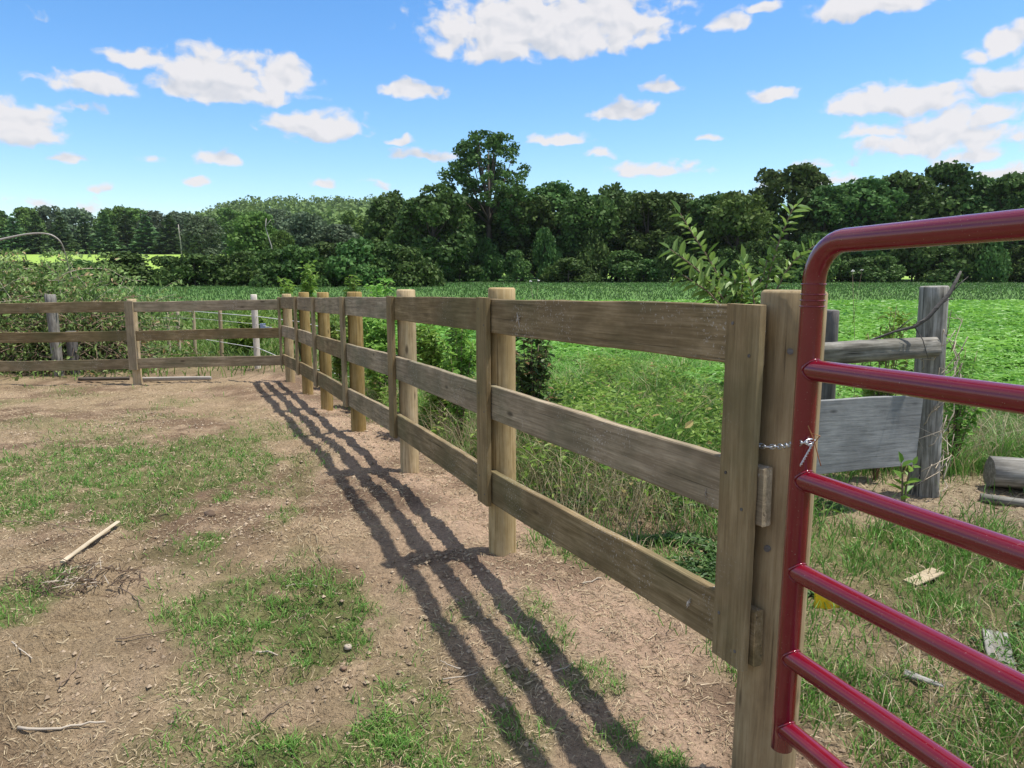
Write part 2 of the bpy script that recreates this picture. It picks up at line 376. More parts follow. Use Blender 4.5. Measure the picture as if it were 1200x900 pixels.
M['hill'] = leaf_mat('hill forest', (.10,.17,.05), (.17,.26,.08), .2, spec=.08, sc=.02)
# ------------------------------------------------------------------ ground sheet
def axis(a, b, fine, lo, hi):
    l = [a]
    st = fine
    while l[-1] > lo: st *= 1.13; l.append(l[-1]-st)
    mid = list(np.arange(a+fine, b, fine)); r = [b]; st = fine
    while r[-1] < hi: st *= 1.10; r.append(r[-1]+st)
    return np.array(l[::-1]+mid+r)
gx = axis(-7.5, 5.0, .036, -2500, 2500); gy = axis(1.0, 9.0, .034, -60, 3200)
X, Y = np.meshgrid(gx, gy)
Z = ground_z(X, Y)
vg = veg(X, Y)
n1 = fbm(X, Y, .9, 5, 51); n2 = fbm(X, Y, 4.5, 4, 61); n3 = fbm(X, Y, .03, 4, 71)
f = X-fence_x(Y)
def lerp(a, b, t): return np.asarray(a)+(np.asarray(b)-np.asarray(a))*t[..., None]
col = lerp((.275,.205,.125), (.39,.275,.19), sstep(-1.3, .1, f+(n1-.5)*1.2)*(1-sstep(1.0, 2.2, f)))
col = lerp(col, (.15,.10,.065), sstep(.44, .60, n1)*.85)
col = lerp(col, (.38,.28,.185), sstep(.52, .72, n2)*.6)
col = lerp(col, (.36,.30,.20), sstep(1.5, 3.5, f)*.5*(Y < 9))
col = lerp(col, lerp((.075,.11,.03), (.17,.17,.07), n2), vg*.9)
fld = sstep(28, 42, Y)
fc = lerp((.045,.115,.028), (.075,.16,.04), sstep(.35, .65, n3)); fc = lerp(fc, (.14,.20,.06), sstep(.6, .8, fbm(X, Y, .11, 3, 5))*.3)
fc = lerp(fc, (.09,.17,.045), (1-sstep(60, 75, Y))*.7)
fc = lerp(fc, (.24,.36,.07), sstep(150, 175, Y)*(1-sstep(258, 275, Y)))
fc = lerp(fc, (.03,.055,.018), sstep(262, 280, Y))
col = lerp(col, fc, fld)
nx, ny = len(gx), len(gy)
idx = np.arange(nx*ny).reshape(ny, nx)
q = np.stack([idx[:-1, :-1], idx[:-1, 1:], idx[1:, 1:], idx[1:, :-1]], -1).reshape(-1, 4)
gc = np.concatenate([col.reshape(-1, 3), np.ones((nx*ny, 1))], 1)
g = link('ground', np_mesh('ground', np.stack([X, Y, Z], -1).reshape(-1, 3), [q], {'gcol': gc}, True, M['ground'])); tag(g, kind='structure')
# ------------------------------------------------------------------ side fence
nrm = Vector((-.905, -.425, 0)); bd = Vector((-.425, .905, 0))
sf = thing('board_fence', 'three-rail wooden fence with round posts running from the red gate to the far corner', 'fence', (J[1][0], J[1][1], 0))
o0 = sf.location.copy()
cen = []
for k, (x, y, a, b_, c) in enumerate(J):
    s = -.07 if k == 0 else .07
    cen.append(Vector((x, y, 0))+bd*s)
RT, BT = .036, .03
for k, (x, y, *tops) in enumerate(J):
    c = cen[k]
    r = .098 if k == 0 else .077
    pc = c-nrm*(RT+r+.002)
    if k == 0: pc = pc+Vector((.003, -.03, 0))
    if k == 1: pc = pc+Vector((-.02, 0, 0))
    gz = onz(pc.x, pc.y).z
    top = tops[0]+(.055 if k else .045)
    if k in (4, 5): top += .01
    pm = pole_mesh('post', top-gz+.35, r*1.03, r*.98, M['post'] if k else M['gatepost'], 40+k, .012)
    link('post', pm, sf, mtx=frame_mtx((pc.x, pc.y, gz-.35), (pc.x+(.012 if k == 0 else 0), pc.y, top), (1, .2, 0), o0))
    # batten over the rail joint
    bt = c+nrm*(BT+.002)
    dz = bd*.07
    zt = tops[0]+.004; zb = tops[2]-.184-.012
    m0 = frame_mtx((bt.x-dz.x, bt.y-dz.y, zb), (bt.x-dz.x, bt.y-dz.y, zt), nrm, o0)
    link('batten', plank_mesh('batten', zt-zb, BT, .14, M['batten'], 80+k, .002), sf, mtx=m0)
for k in range(6):
    for j in range(3):
        a = cen[k].copy(); b = cen[k+1].copy(); a.z = J[k][2+j]; b.z = J[k+1][2+j]
        d = (b-a).normalized()
        if k == 0: a = a-d*(.030, .088, .084)[j]
        else: a = a+d*.0015
        b = b-d*.0015
        pl = plank_mesh('rail', (b-a).length, RT, .184, M['rail'], 100+k*3+j, .003 if k else .004)
        side = nrm
        mt = frame_mtx(a, b, side, o0)
        # Y of the plank runs 0..-T away from the face; width goes down
        if mt.col[2].z < 0:
            mt = frame_mtx(b, a, side, o0)
        link('rail', pl, sf, mtx=mt)
for k in range(3):
    c = cen[k]+nrm*(BT+.002)
    for j in range(3):
        for sg in (-1, 1):
            p = c+bd*(.035*sg+random.uniform(-.006, .006)); p.z = J[k][2+j]-.095+.045*sg+random.uniform(-.01, .01)
            mb = MB(); mb.tube([p-nrm*.004, p+nrm*.0018], .0052, 10); link('nail', mb.mesh('nail', M['darkold'], False, o0), sf)
# splinters and torn flakes on rails
def flake(px, py, D, sx, sz, seed):
    rr = random.Random(seed); p = P(px, py, D); mb = MB()
    for i in range(4):
        a = rr.uniform(-1.2, 1.2); L = sx*rr.uniform(.4, 1)
        u = bd*math.cos(a)*-1+Vector((0, 0, math.sin(a)*sz/sx)); w = Vector((0, 0, 1))*.004+bd*.002
        b0 = p+nrm*.004
        V = [b0-w-u*L*.5, b0+w-u*L*.2, b0+u*L*.5+nrm*.004, b0-w*.3+u*L*.2+nrm*.004]
        V2 = [v-nrm*.004 for v in V]
        mb.add([tuple(v) for v in V+V2], [[[0,1,2,3],[7,6,5,4],[0,4,5,1],[1,5,6,2],[2,6,7,3],[3,7,4,0]]])
    link('splinter', mb.mesh('splinter', M['pale'], off=o0), sf)
def on_rail(px, py):
    a, b = ray(px, py)                       # where the sight line meets the rail face plane of the first bay
    p0 = cen[0]; n = Vector((-(cen[1]-cen[0]).y, (cen[1]-cen[0]).x, 0)).normalized()
    return p0.dot(n)/(a*n.x+n.y)
for (px, py, sx, sz, sd) in [(608, 374, .07, .10, 1), (808, 706, .05, .05, 2), (828, 578, .02, .05, 3)]:
    flake(px, py, on_rail(px, py), sx, sz, sd)
# bolt hole, inner shade painted as a dark disc, and knots on the gate post
pc0 = cen[0]-nrm*(RT+.1)+Vector((.003, -.03, 0))
def post_mark(px, py, r, name, mat):
    a, b = ray(px, py); c = Vector((pc0.x, pc0.y)); d = Vector((a, 1)); A = d.dot(d); Bq = -2*d.dot(c); Cq = c.dot(c)-.098**2
    t = (-Bq-math.sqrt(max(0, Bq*Bq-4*A*Cq)))/(2*A); p = P(px, py, t); n = Vector((p.x-pc0.x, p.y-pc0.y, 0)).normalized()
    mb = MB(); mb.tube([p-n*.01, p+n*.0035], r, 12); link(name, mb.mesh(name, mat, off=o0), sf)
post_mark(899, 643, .010, 'bolt_hole', M['darkold']); post_mark(926, 412, .009, 'knot', M['darkold'])
# ------------------------------------------------------------------ back fence
bl = [Vector((-3.98, 12.40, 0)), Vector((-6.33, 12.05, 0)), Vector((-9.0, 11.75, 0)), Vector((-11.7, 11.5, 0))]
zt = [(1.152, .672, .205), (1.135, .655, .185), (1.117, .635, .163), (1.10, .62, .15)]
bf = thing('board_fence', 'low three-rail wooden fence closing the far side of the corral behind the poles', 'fence', (bl[1].x, bl[1].y, 0))
o1 = bf.location.copy(); bn = Vector((-.13, -1, 0)).normalized()
for k in range(3):
    for j in range(3):
        a = bl[k].copy(); b = bl[k+1].copy(); a.z = zt[k][j]; b.z = zt[k+1][j]
        d = (b-a).normalized(); a = a+d*.002
        mt = frame_mtx(a, b, bn, o1)
        if mt.col[2].z < 0: mt = frame_mtx(b, a, bn, o1)
        link('rail', plank_mesh('rail', (b-a).length-.002, RT, .17, M['rail'], 200+k*3+j, .006), bf, mtx=mt)
    if k > 0 or True:
        c = bl[k+1] if k < 2 else bl[3]
        pc = c-bn*(RT+.078)+Vector((-.03, 0, 0)); gz = onz(pc.x, pc.y).z
        link('post', pole_mesh('post', zt[k+1][0]+.04-gz+.3, .075, .072, M['post'], 230+k, .02), bf, mtx=frame_mtx((pc.x, pc.y, gz-.3), (pc.x, pc.y, zt[k+1][0]+.04), (1, 0, 0), o1))
        bt = c+bn*(BT+.002)-Vector((.07, 0, 0))
        link('batten', plank_mesh('batten', zt[k+1][0]+.01-(zt[k+1][2]-.19), BT, .15, M['batten'], 240+k, .002), bf,
             mtx=frame_mtx((bt.x+.14, bt.y, zt[k+1][2]-.19), (bt.x+.14, bt.y, zt[k+1][0]+.01), bn, o1))
pc = bl[0]+Vector((.12, .14, 0)); gz = onz(pc.x, pc.y).z
# ------------------------------------------------------------------ gate
GD = 1.90; TR = .0295
p_mid = P(929, 600, GD); gx0 = P(932, 560, GD).x
gl = Vector((.345, -1, .028)).normalized()
def gz_at(px, py): return P(px, py, GD).z
zc = [gz_at(950, 283), gz_at(941, 433), gz_at(934, 561), gz_at(928, 668), gz_at(922, 768), gz_at(917, 851)]
topP = P(949, 400, GD); botP = P(916, 872, GD)
lean = (botP-topP)/(botP.z-topP.z)          # per metre of z
def vert(z): q = topP+lean*(z-topP.z); return Vector((q.x, q.y, z))
gate = thing('metal_gate', 'red tubular steel gate with rounded corner, chained to the near wooden post', 'gate', (botP.x, botP.y, botP.z-.0))
og = gate.location.copy(); GL = 3.0
rc = .10; zt_ = P(1000, 283, 1.82).z
pts = [vert(botP.z-.01)]+[vert(z) for z in np.linspace(botP.z+.1, zt_-rc, 8)]
c0 = vert(zt_-rc)
for a in np.linspace(0, math.pi/2, 9)[1:]:
    pts.append(c0+gl*rc*(1-math.cos(a))+Vector((0, 0, rc*math.sin(a))))
e0 = pts[-1]
pts += [e0+gl*t for t in (.2, .6, 1.2, 2.0, GL-2*rc)]
e1 = pts[-1]
for a in np.linspace(0, math.pi/2, 9)[1:]:
    pts.append(e1+gl*rc*math.sin(a)-Vector((0, 0, rc*(1-math.cos(a)))))
pts.append(pts[-1]-Vector((0, 0, zt_-rc-botP.z)))
fb = MB(); fb.tube(pts, TR, 24); link('frame', fb.mesh('frame', M['red'], True, og), gate)
for z in zc[1:]:
    s = vert(z); mb = MB(); mb.tube([s, s+gl*.8, s+gl*1.6, s+gl*(GL-TR*.3)], TR*.94, 24, cap=False)
    bar = link('bar', mb.mesh('bar', M['red'], True, og), gate)
    wb = MB()                                 # weld bead where the bar meets the upright
    ring = [s+gl*(math.sqrt(TR*TR-(math.cos(a)*TR*.95)**2)+.001)+Vector((-gl.y, gl.x, 0))*math.cos(a)*(TR*.97)+Vector((0, 0, 1))*math.sin(a)*(TR*.97) for a in np.linspace(0, 2*math.pi, 26)]
    wb.tube(ring, .0032, 6); link('weld', wb.mesh('weld', M['red'], True, og), bar)
for yy in (333, 345, 352, 359):              # crimp ridges below the bend
    c = vert(gz_at(950, yy)); mb = MB()
    ring = [c+Vector((math.cos(a), math.sin(a), 0))*(TR+.0002) for a in np.linspace(0, 2*math.pi, 30)]
    mb.tube(ring, .0022, 6); link('crimp', mb.mesh('crimp', M['red'], True, og), gate)
# chain and wire tie
cp = [P(880, 521, 2.19), P(892, 523, 2.135), P(905, 524, 2.10), P(918, 523, 2.03), P(930, 520, 1.93), P(941, 519, 1.855), P(953, 517, 1.865)]
ch = thing('chain', 'short galvanised chain looped from the wooden post round the upright of the red gate', 'chain', cp[3])
L = [0]
for a, b in zip(cp, cp[1:]): L.append(L[-1]+(b-a).length)
def along(s):
    for i in range(len(cp)-1):
        if s <= L[i+1] or i == len(cp)-2:
            return cp[i].lerp(cp[i+1], (s-L[i])/(L[i+1]-L[i]))
nl = int(L[-1]/.022)
for i in range(nl):
    a = along(i*L[-1]/nl-.004 if i else 0); b = along((i+1)*L[-1]/nl+.004); d = (b-a).normalized()
    s = d.cross(Vector((0, 0, 1))).normalized(); s = s if i % 2 else s.cross(d)
    cc = (a+b)/2; hl = (b-a).length/2
    ring = [cc+d*hl*math.cos(t)*(1.05)+s*.0068*math.sin(t) for t in np.linspace(0, 2*math.pi, 15)]
    mb = MB(); mb.tube(ring, .0021, 6); link('link', mb.mesh('link', M['steel'], True, cp[3]), ch)
wt = P(953, 517, 1.85)
tie = thing('wire_tie', 'twisted wire tie with loose rusty ends fastening the chain to the gate upright', 'wire', wt)
mb = MB(); a = P(955, 516, 1.85); b = P(938, 546, 1.845)
hel = [a.lerp(b, t)+Vector((math.cos(t*30), 0, math.sin(t*30)))*.0022 for t in np.linspace(0, 1, 40)]
mb.tube(hel, .0013, 5); hel = [a.lerp(b, t)-Vector((math.cos(t*30), 0, math.sin(t*30)))*.0022 for t in np.linspace(0, 1, 40)]; mb.tube(hel, .0013, 5)
c_ = P(947, 519, 1.85); mb.tube([c_+Vector((math.cos(t)*.006, -.01, math.sin(t)*.006)) for t in np.linspace(0, 6.28, 12)], .0013, 5)
link('twist', mb.mesh('twist', M['steel'], True, wt), tie)
mb = MB(); mb.tube([P(947, 499, 1.84), P(951, 509, 1.84), P(955, 520, 1.845), P(958, 532, 1.86), P(962, 546, 1.86)], .0014, 5)
mb.tube([P(955, 518, 1.845), P(961, 511, 1.83), P(952, 508, 1.82)], .0012, 5)
link('loose_end', mb.mesh('loose_end', M['rust'], True, wt), tie)
# ------------------------------------------------------------------ old fence to the right, behind the gate
def post_at(name, x, y, z0, z1, r, mat, parent, off, seed, tilt=(0, 0), rough=.05, n=18):
    return link(name, pole_mesh(name, z1-z0, r*1.06, r, mat, seed, rough, n), parent, mtx=frame_mtx((x, y, z0), (x+tilt[0], y+tilt[1], z1), (1, .1, 0), off))
D1 = 5.2
a = P(1084, 572, D1); t_ = P(1099, 335, D1)
of = thing('old_fence', 'old grey fence with a split rail and a wide board beyond the red gate', 'fence', (a.x, a.y, a.z))
oo = of.location.copy()
post_at('post', a.x, a.y, a.z-.15, t_.z, .088, M['old'], of, oo, 301, (t_.x-a.x-.02, 0), .09)
s0, s1 = P(930, 417, 4.7), P(1098, 408, 5.08)
link('split_rail', pole_mesh('split_rail', (s1-s0).length, .068, .055, M['old'], 303, .22, 16, 16), of, mtx=frame_mtx(s0, s1, (0, 0, 1), oo))
b0, b1 = P(925, 471, 4.55), P(1082, 464, 5.02)
bl_ = plank_mesh('wide_board', (b1-b0).length, .03, .50, M['panel'], 305, .006)
mt = frame_mtx(b0, b1, (.3, -1, 0), oo)
if mt.col[2].z < 0: mt = frame_mtx(b1, b0, (.3, -1, 0), oo)
link('wide_board', bl_, of, mtx=mt)
a2 = P(968, 393, 5.9); 
post_at('stub_post', a2.x, a2.y, onz(a2.x, a2.y).z-.1, P(968, 363, 5.9).z, .085, M['darkold'], of, oo, 306, (0, 0), .12)
# dead branch lying against the old post
db = [P(*q) for q in [(1003,405,5.0),(1025,397,5.0),(1050,388,4.98),(1072,383,4.95),(1088,372,4.93),(1100,358,4.93),(1112,345,4.95),(1120,330,4.97),(1126,318,5.0)]]
br = thing('dead_branch', 'thin dark crooked dead branch leaning on the old grey post', 'branch', db[4])
mb = MB(); mb.tube(db, [.006,.008,.009,.011,.013,.015,.015,.011,.007], 7, jit=.3)
for st, dz_ in ((2, (.12, 0, .1)), (4, (-.16, 0, -.10)), (5, (.1, 0, .05)), (6, (.12, 0, .12)), (3, (.05, -.1, -.2))):
    p = db[st]; v = Vector(dz_); mb.tube([p, p+v*.5+Vector((.01, 0, .015)), p+v], [.005, .0035, .002], 5)
link('wood', mb.mesh('wood', M['darkold'], True, db[4]), br)
# vine twigs round the old post
vt = thing('vine', 'bare pale vine stems tangled round the foot and middle of the old grey post', 'vine', a)
mb = MB()
for i in range(16):
    z0 = a.z+random.uniform(-.1, .9); c = Vector((a.x, a.y, 0)); ang = random.uniform(2, 5); ps = []
    for t in np.linspace(0, 1, 10):
        an = ang+t*random.uniform(1, 3); rr_ = .10+.05*random.random()+.12*max(0, t-.6); ps.append(c+Vector((math.cos(an)*rr_, math.sin(an)*rr_, z0+t*random.uniform(.2, .5))))
    mb.tube(ps, .0035, 5)
link('stems', mb.mesh('stems', M['palet'], True, a), vt)
# logs, planks and rubbish on the ground on the right
def lying(name, label, cat, p0, p1, r0, r1, mat, seed, rough=.08, group=None, seg=10, n=14):
    p0 = Vector(p0); p1 = Vector(p1)
    o = link(name, pole_mesh(name, (p1-p0).length, r0, r1, mat, seed, rough, n, seg), None, mtx=frame_mtx(p0, p1, (0, .3, 1)))
    return tag(o, label, cat, group)
p = G(1160, 572); lying('log', 'weathered grey log with cracked cut end lying at the right beyond the gate', 'log', p+Vector((-.03,-.02,.13)), p+Vector((1.4,-.45,.12)), .125, .14, M['old'], 311, .11)
p = G(1150, 585); lying('pole', 'thin grey split pole lying under the cracked log on the right', 'pole', p+Vector((-.05,-.06,.03)), p+Vector((1.3,-.75,.02)), .035, .03, M['old'], 312, .15)
def plank(name, label, cat, c, L, T, W, ang, tilt, mat, seed, group=None):
    d = Vector((math.cos(ang), math.sin(ang), tilt)).normalized(); me = plank_mesh(name, L, T, W, mat, seed, .003, 8, .003)
    mt = frame_mtx(Vector(c)-d*L/2, Vector(c)+d*L/2, (0, 0, 1)); return tag(link(name, me, None, mtx=mt), label, cat, group)
p = G(1181, 770); plank('plank', 'short bleached grey plank lying in grass at the right edge under the gate bars', 'plank', p+Vector((.0,.02,.035))+Vector((0,-.05,0)), .36, .03, .10, R(62), .05, M['old'], 313)
p = G(1094, 687); plank('wood_scrap', 'flat tan scrap of wood lying in dry grass behind the gate', 'wood scrap', p+Vector((0,.03,.03)), .24, .012, .08, R(28), .1, M['thinpost'], 314)
p = G(1086, 808); lying('stick', 'short broken grey stick in the green grass seen between the lower gate bars', 'stick', p+Vector((-.06,.07,.03)), p+Vector((.06,-.02,.025)), .016, .006, M['old'], 315, .2)
# yellow plastic piece
p = G(968, 713); mb = MB(); mb.box((.01, 0, .05), (.15, .012, .12), R(8)); mb.box((.095, .0, .03), (.025, .03, .06), R(30)); mb.box((0, -.003, .113), (.08, .022, .010), R(8))
tag(link('plastic_tag', mb.mesh('plastic_tag', M['yellow']), None, p), 'bright yellow plastic tag standing in the grass just beyond the gate', 'tag')
# ------------------------------------------------------------------ corral litter as single things
p0, p1 = G(76, 664), G(142, 618)
d = (p1-p0); o = plank_mesh('broken_board', d.length, .013, .028, M['thinpost'], 320, .004, 12, .004)
mt = frame_mtx(p0+Vector((0, 0, .035)), p1+Vector((0, 0, .045)), (0, 0, 1))
tag(link('broken_board', o, None, mtx=mt), 'long tan splintered strip of wood lying on the dirt at the left', 'stick')
def twig(pxs, r, label, mat, seed, lift=.006, group='thin twigs scattered on the corral dirt'):
    rr = random.Random(seed); ps = [G(*q)+Vector((0, 0, lift+r)) for q in pxs]; full = []
    for u, w in zip(ps, ps[1:]):
        for t in (0, .33, .66): full.append(u.lerp(w, t)+Vector((rr.uniform(-1, 1), rr.uniform(-1, 1), rr.uniform(0, 1)))*.006)
    full.append(ps[-1]); mb = MB(); n = len(full); mb.tube(full, [r*(1-.5*i/n) for i in range(n)], 6, jit=.2)
    m_ = full[n//2]; o = link('twig', mb.mesh('twig', mat, True, m_), None, m_)
    return tag(o, label, 'twig', group)
twig([(22,858),(60,859),(95,852),(124,849)], .006, 'long pale curved twig lying on bare dirt at the lower left', M['palet'], 1)
twig([(68,808),(80,798),(90,784),(96,762)], .0045, 'bent brown twig lying above the long curved twig at lower left', M['twig'], 2)
twig([(15,755),(24,765),(38,774)], .004, 'short pale twig near the left edge below the root clump', M['palet'], 3)
twig([(300,766),(320,768),(338,773)], .0045, 'pale twig lying across the middle grass patch', M['palet'], 4)
twig([(518,800),(545,796),(560,790)], .003, 'thin curved twig at the edge of the fence shadow', M['palet'], 5)
twig([(648,790),(662,786),(672,778)], .003, 'fine twig lying in the light strip between the rail shadows', M['palet'], 6)
twig([(683,686),(694,683),(705,679)], .004, 'short pale twig on the pink soil beneath the lowest rail', M['palet'], 7)
twig([(295,852),(312,842),(330,829),(345,822)], .0035, 'slender brown twig between the lower grass patches', M['twig'], 8)
twig([(140,690),(160,702),(168,716)], .004, 'dark bent twig to the right of the root clump', M['twig'], 9)
twig([(0,614),(40,613),(75,619),(105,626)], .0035, 'long thin dark stem lying across the left grass patch', M['twig'], 10)
twig([(335,690),(350,686),(372,689)], .003, 'pale short twig above the middle grass patch', M['palet'], 11)
twig([(136,752),(175,746),(205,739)], .0035, 'thin brown twig on bare dirt left of the middle grass patch', M['twig'], 12)
twig([(540,787),(525,781),(516,776)], .003, 'tiny forked pale twig above the curved twig by the shadow', M['palet'], 13)
def rock(name, label, cat, p, s, mat, seed, group=None, flat=.6, n=8):
    rr = random.Random(seed); V = []; rings = 6
    for i in range(rings+1):
        th = math.pi*i/rings
        for k in range(n):
            a = 2*math.pi*k/n; q = s*(1+rr.uniform(-.22, .22)); V.append((q*math.sin(th)*math.cos(a), q*math.sin(th)*math.sin(a)*.8, q*math.cos(th)*flat))
    qd = [[i*n+k, (i+1)*n+k, (i+1)*n+(k+1) % n, i*n+(k+1) % n] for i in range(rings) for k in range(n)]
    return tag(link(name, np_mesh(name, V, [np.array(qd)], None, True, mat), None, p), label, cat, group)
rock('dirt_clod', 'dark reddish clod of earth standing alone in the middle of the corral', 'clod', G(246,605)+Vector((0,0,.015)), .042, M['root'], 5)
rock('stone', 'small pale pinkish stone on bare dirt left of the lower grass patch', 'stone', G(408,760)+Vector((0,0,.008)), .020, M['stone'], 6)
rock('stone', 'small angular brown stone lying just beneath the pale pinkish stone', 'stone', G(403,785)+Vector((0,0,.008)), .016, M['clod'], 7)
# root clump
p = G(92, 680); rc_ = thing('root_clump', 'dark heap of dug up roots and dead stalks on the dirt at the left', 'root clump', p)
mb = MB()
for i in range(150):
    a = random.random()*6.28; r_ = random.random()**.6*.30; q = p+Vector((math.cos(a)*r_*1.2, math.sin(a)*r_*.7, .0)); q.z = onz(q.x, q.y).z+random.random()*.05*(1-r_/.32)
    b = random.random()*6.28; l = random.uniform(.03, .12); w = Vector((math.cos(b)*l, math.sin(b)*l, random.uniform(-.01, .04)))
    mb.tube([q, q+w*.5+Vector((0, 0, .012)), q+w], [.003, .0025, .0012], 4)
link('roots', mb.mesh('roots', M['root'], False, p), rc_)
mb = MB()
for i in range(26):
    a = random.random()*6.28; r_ = random.random()*.22; q = p+Vector((math.cos(a)*r_, math.sin(a)*r_*.6, 0)); q.z = onz(q.x, q.y).z+.01
    b = random.random()*6.28; l = random.uniform(.05, .14); mb.tube([q, q+Vector((math.cos(b)*l, math.sin(b)*l, random.uniform(.0, .05)))], [.003, .0015], 4)
link('stalks', mb.mesh('stalks', M['palet'], False, p), rc_)
# logs at the foot of the back fence
lying('fallen_pole', 'pale bleached pole lying on the ground just right of the back fence post', 'pole', G(160,447)+Vector((0,0,.04)), G(248,446)+Vector((0,0,.045)), .034, .028, M['palebark'], 330, .12)
lying('fallen_pole', 'dark brown pole lying on the ground left of the back fence post', 'pole', G(92,447)+Vector((0,0,.04)), G(152,446)+Vector((0,0,.04)), .032, .03, M['bark'], 331, .08)
# ------------------------------------------------------------------ wire fence and odd posts behind the back fence
wf = thing('wire_fence', 'thin-post fence strung with white wire in the pasture behind the back fence', 'fence', P(260, 415, 15)); ow = wf.location.copy()
wp = []
for px, pyt, pyb, D in [(198,366,404,17.5),(210,364,408,17.0),(229,362,418,16.3),(260,363,417,15.3)]:
    q = P(px, pyb, D); zt2 = P(px, pyt, D).z
    post_at('post', q.x, q.y, onz(q.x, q.y).z-.1, zt2, .038, M['thinpost'], wf, ow, 340+px, (.02, 0)); wp.append((q.x, q.y, zt2))
ends = [P(150,366,17.6), P(302,372,14.2)]
for (ya, yb, yc) in ((364,371,377),(395,408,428),(372,380,392)):
    mb = MB(); mb.tube([P(150, ya, 18), P(230, ya+1, 16.2), P(303, yb, 14.0), P(350, yc, 12.9), P(420, yc+16, 11.6)], .007 if ya != 372 else .004, 5)
    link('wire', mb.mesh('wire', M['wire'], True, ow), wf)
def single_post(name, label, px, pyt, pyb, D, r, mat, seed, extra=None, tilt=0):
    q = P(px, pyb, D); z1 = P(px, pyt, D).z; z0 = onz(q.x, q.y).z-.1; t = thing(name, label, 'post', (q.x, q.y, z0))
    post_at('shaft', q.x, q.y, z0, z1, r, mat, t, t.location, seed, (tilt, 0), .08)
    if extra: extra(t, q, z1)
    return t
def ins(t, q, z1):
    mb = MB(); c = P(308, 383, 13.9); mb.box(tuple(c), (.10, .09, .12), .3); mb.box(tuple(c+Vector((.09, 0, -.03))), (.14, .05, .05), .2)
    link('insulator', mb.mesh('insulator', M['blue'], False, t.location), t)
single_post('corner_post', 'pale slim post with a blue-grey insulator just behind the fence corner', 302, 345, 432, 14.1, .055, M['pale'], 361, ins)
single_post('old_post', 'pale weathered post standing behind the back fence at the left', 70, 345, 446, 13.2, .085, M['old'], 362, None, -.03)
single_post('old_post', 'dark short post standing right beside the pale weathered post', 88, 388, 446, 13.4, .09, M['darkold'], 363)
# ------------------------------------------------------------------ trees
def cards(centres, radii, per, card, rs, flat=.8, rndl=None, inner=.25, elong=1.0):
    """leaf clumps on and in lobes: irregular quads"""
    V = []; A = []
    for c, r, in zip(centres, radii):
        n = max(6, int(per*(r/np.mean(radii))**2))
        d = rs.randn(n, 3); d[:, 2] += .25; d /= np.linalg.norm(d, axis=1)[:, None]
        rad = r*(1-inner*rs.rand(n)**2)*(1+.18*rs.randn(n)*.6)
        p = c+d*rad[:, None]*np.array([1, 1, flat])
        nn = d+rs.randn(n, 3)*.85; nn /= np.linalg.norm(nn, axis=1)[:, None]
        u = np.cross(nn, rs.randn(n, 3)); u /= np.linalg.norm(u, axis=1)[:, None]; w = np.cross(nn, u)
        s = card*(.55+.9*rs.rand(n))[:, None]
        q = np.stack([p-u*s*elong*(.4+.3*rs.rand(n, 1)), p+w*s*(.3+.4*rs.rand(n, 1)), p+u*s*elong*(.4+.3*rs.rand(n, 1)), p-w*s*(.3+.4*rs.rand(n, 1))], 1)
        V.append(q.reshape(-1, 3)); l = rs.rand()
        A.append(np.repeat(np.clip(.55*l+.45*rs.rand(n), 0, .9), 4))
    V = np.concatenate(V); A = np.concatenate(A); q = np.arange(len(V)).reshape(-1, 4)
    return V, q, A
def limb_mesh(name, h, w, base, tops, mat, rs, r=.28, nb=7):
    mb = MB(); mb.tube([(0,0,-.4),(0.1,0,h*.25),(-.05,.1,h*.55),(0,0,h*.9)], [r*1.3, r, r*.65, r*.15], 7, jit=.1)
    for t in tops[:nb]:
        t = np.array(t); z0 = max(h*.12, min(t[2]*.55, h*.6)); s = np.array([0, 0, z0])
        m_ = s*.45+t*.55+np.array([0, 0, -.04*h]); mb.tube([s, m_, t], [r*.5, r*.3, r*.08], 5)
    return mb.mesh(name, mat, True)
def make_tree(h, w, base, nl, per, card, mat, seed, lr=(.14,.24), shape='round', airy=0, inner=.3):
    rs = np.random.RandomState(seed); cs = []; rad = []
    while len(cs) < nl:
        t = rs.rand(); a = rs.rand()*6.283
        if shape == 'round': prof = math.sin(math.pi*(.12+.83*t))**.6
        elif shape == 'cone': prof = (1-t)**.8*.95+.06
        elif shape == 'wide': prof = math.sin(math.pi*(.22+.72*t))**.5
        elif shape == 'bush': prof = math.cos(math.pi*.5*t)**.6
        else: prof = 1
        rr_ = w/2*prof*(.35+.65*rs.rand()**.5)*(1-lr[0])
        z = h*base+(h*(1-base))*t
        r = w*(lr[0]+(lr[1]-lr[0])*rs.rand())*(.55+.45*prof)
        z = min(z, h-r*.6)
        cs.append(np.array([math.cos(a)*rr_, math.sin(a)*rr_, z])); rad.append(r)
    V, q, A = cards(cs, rad, per, card, rs, .8, inner=inner)
    cr = np_mesh('crown', V, [q], {'rnd': A}, False, mat)
    order = sorted(range(nl), key=lambda i: -cs[i][2]*rs.rand())
    tr = limb_mesh('trunk', h, w, base, [cs[i] for i in order], M['bark'], rs, .02*h, 6 if not airy else 16)
    return tr, cr, h, w
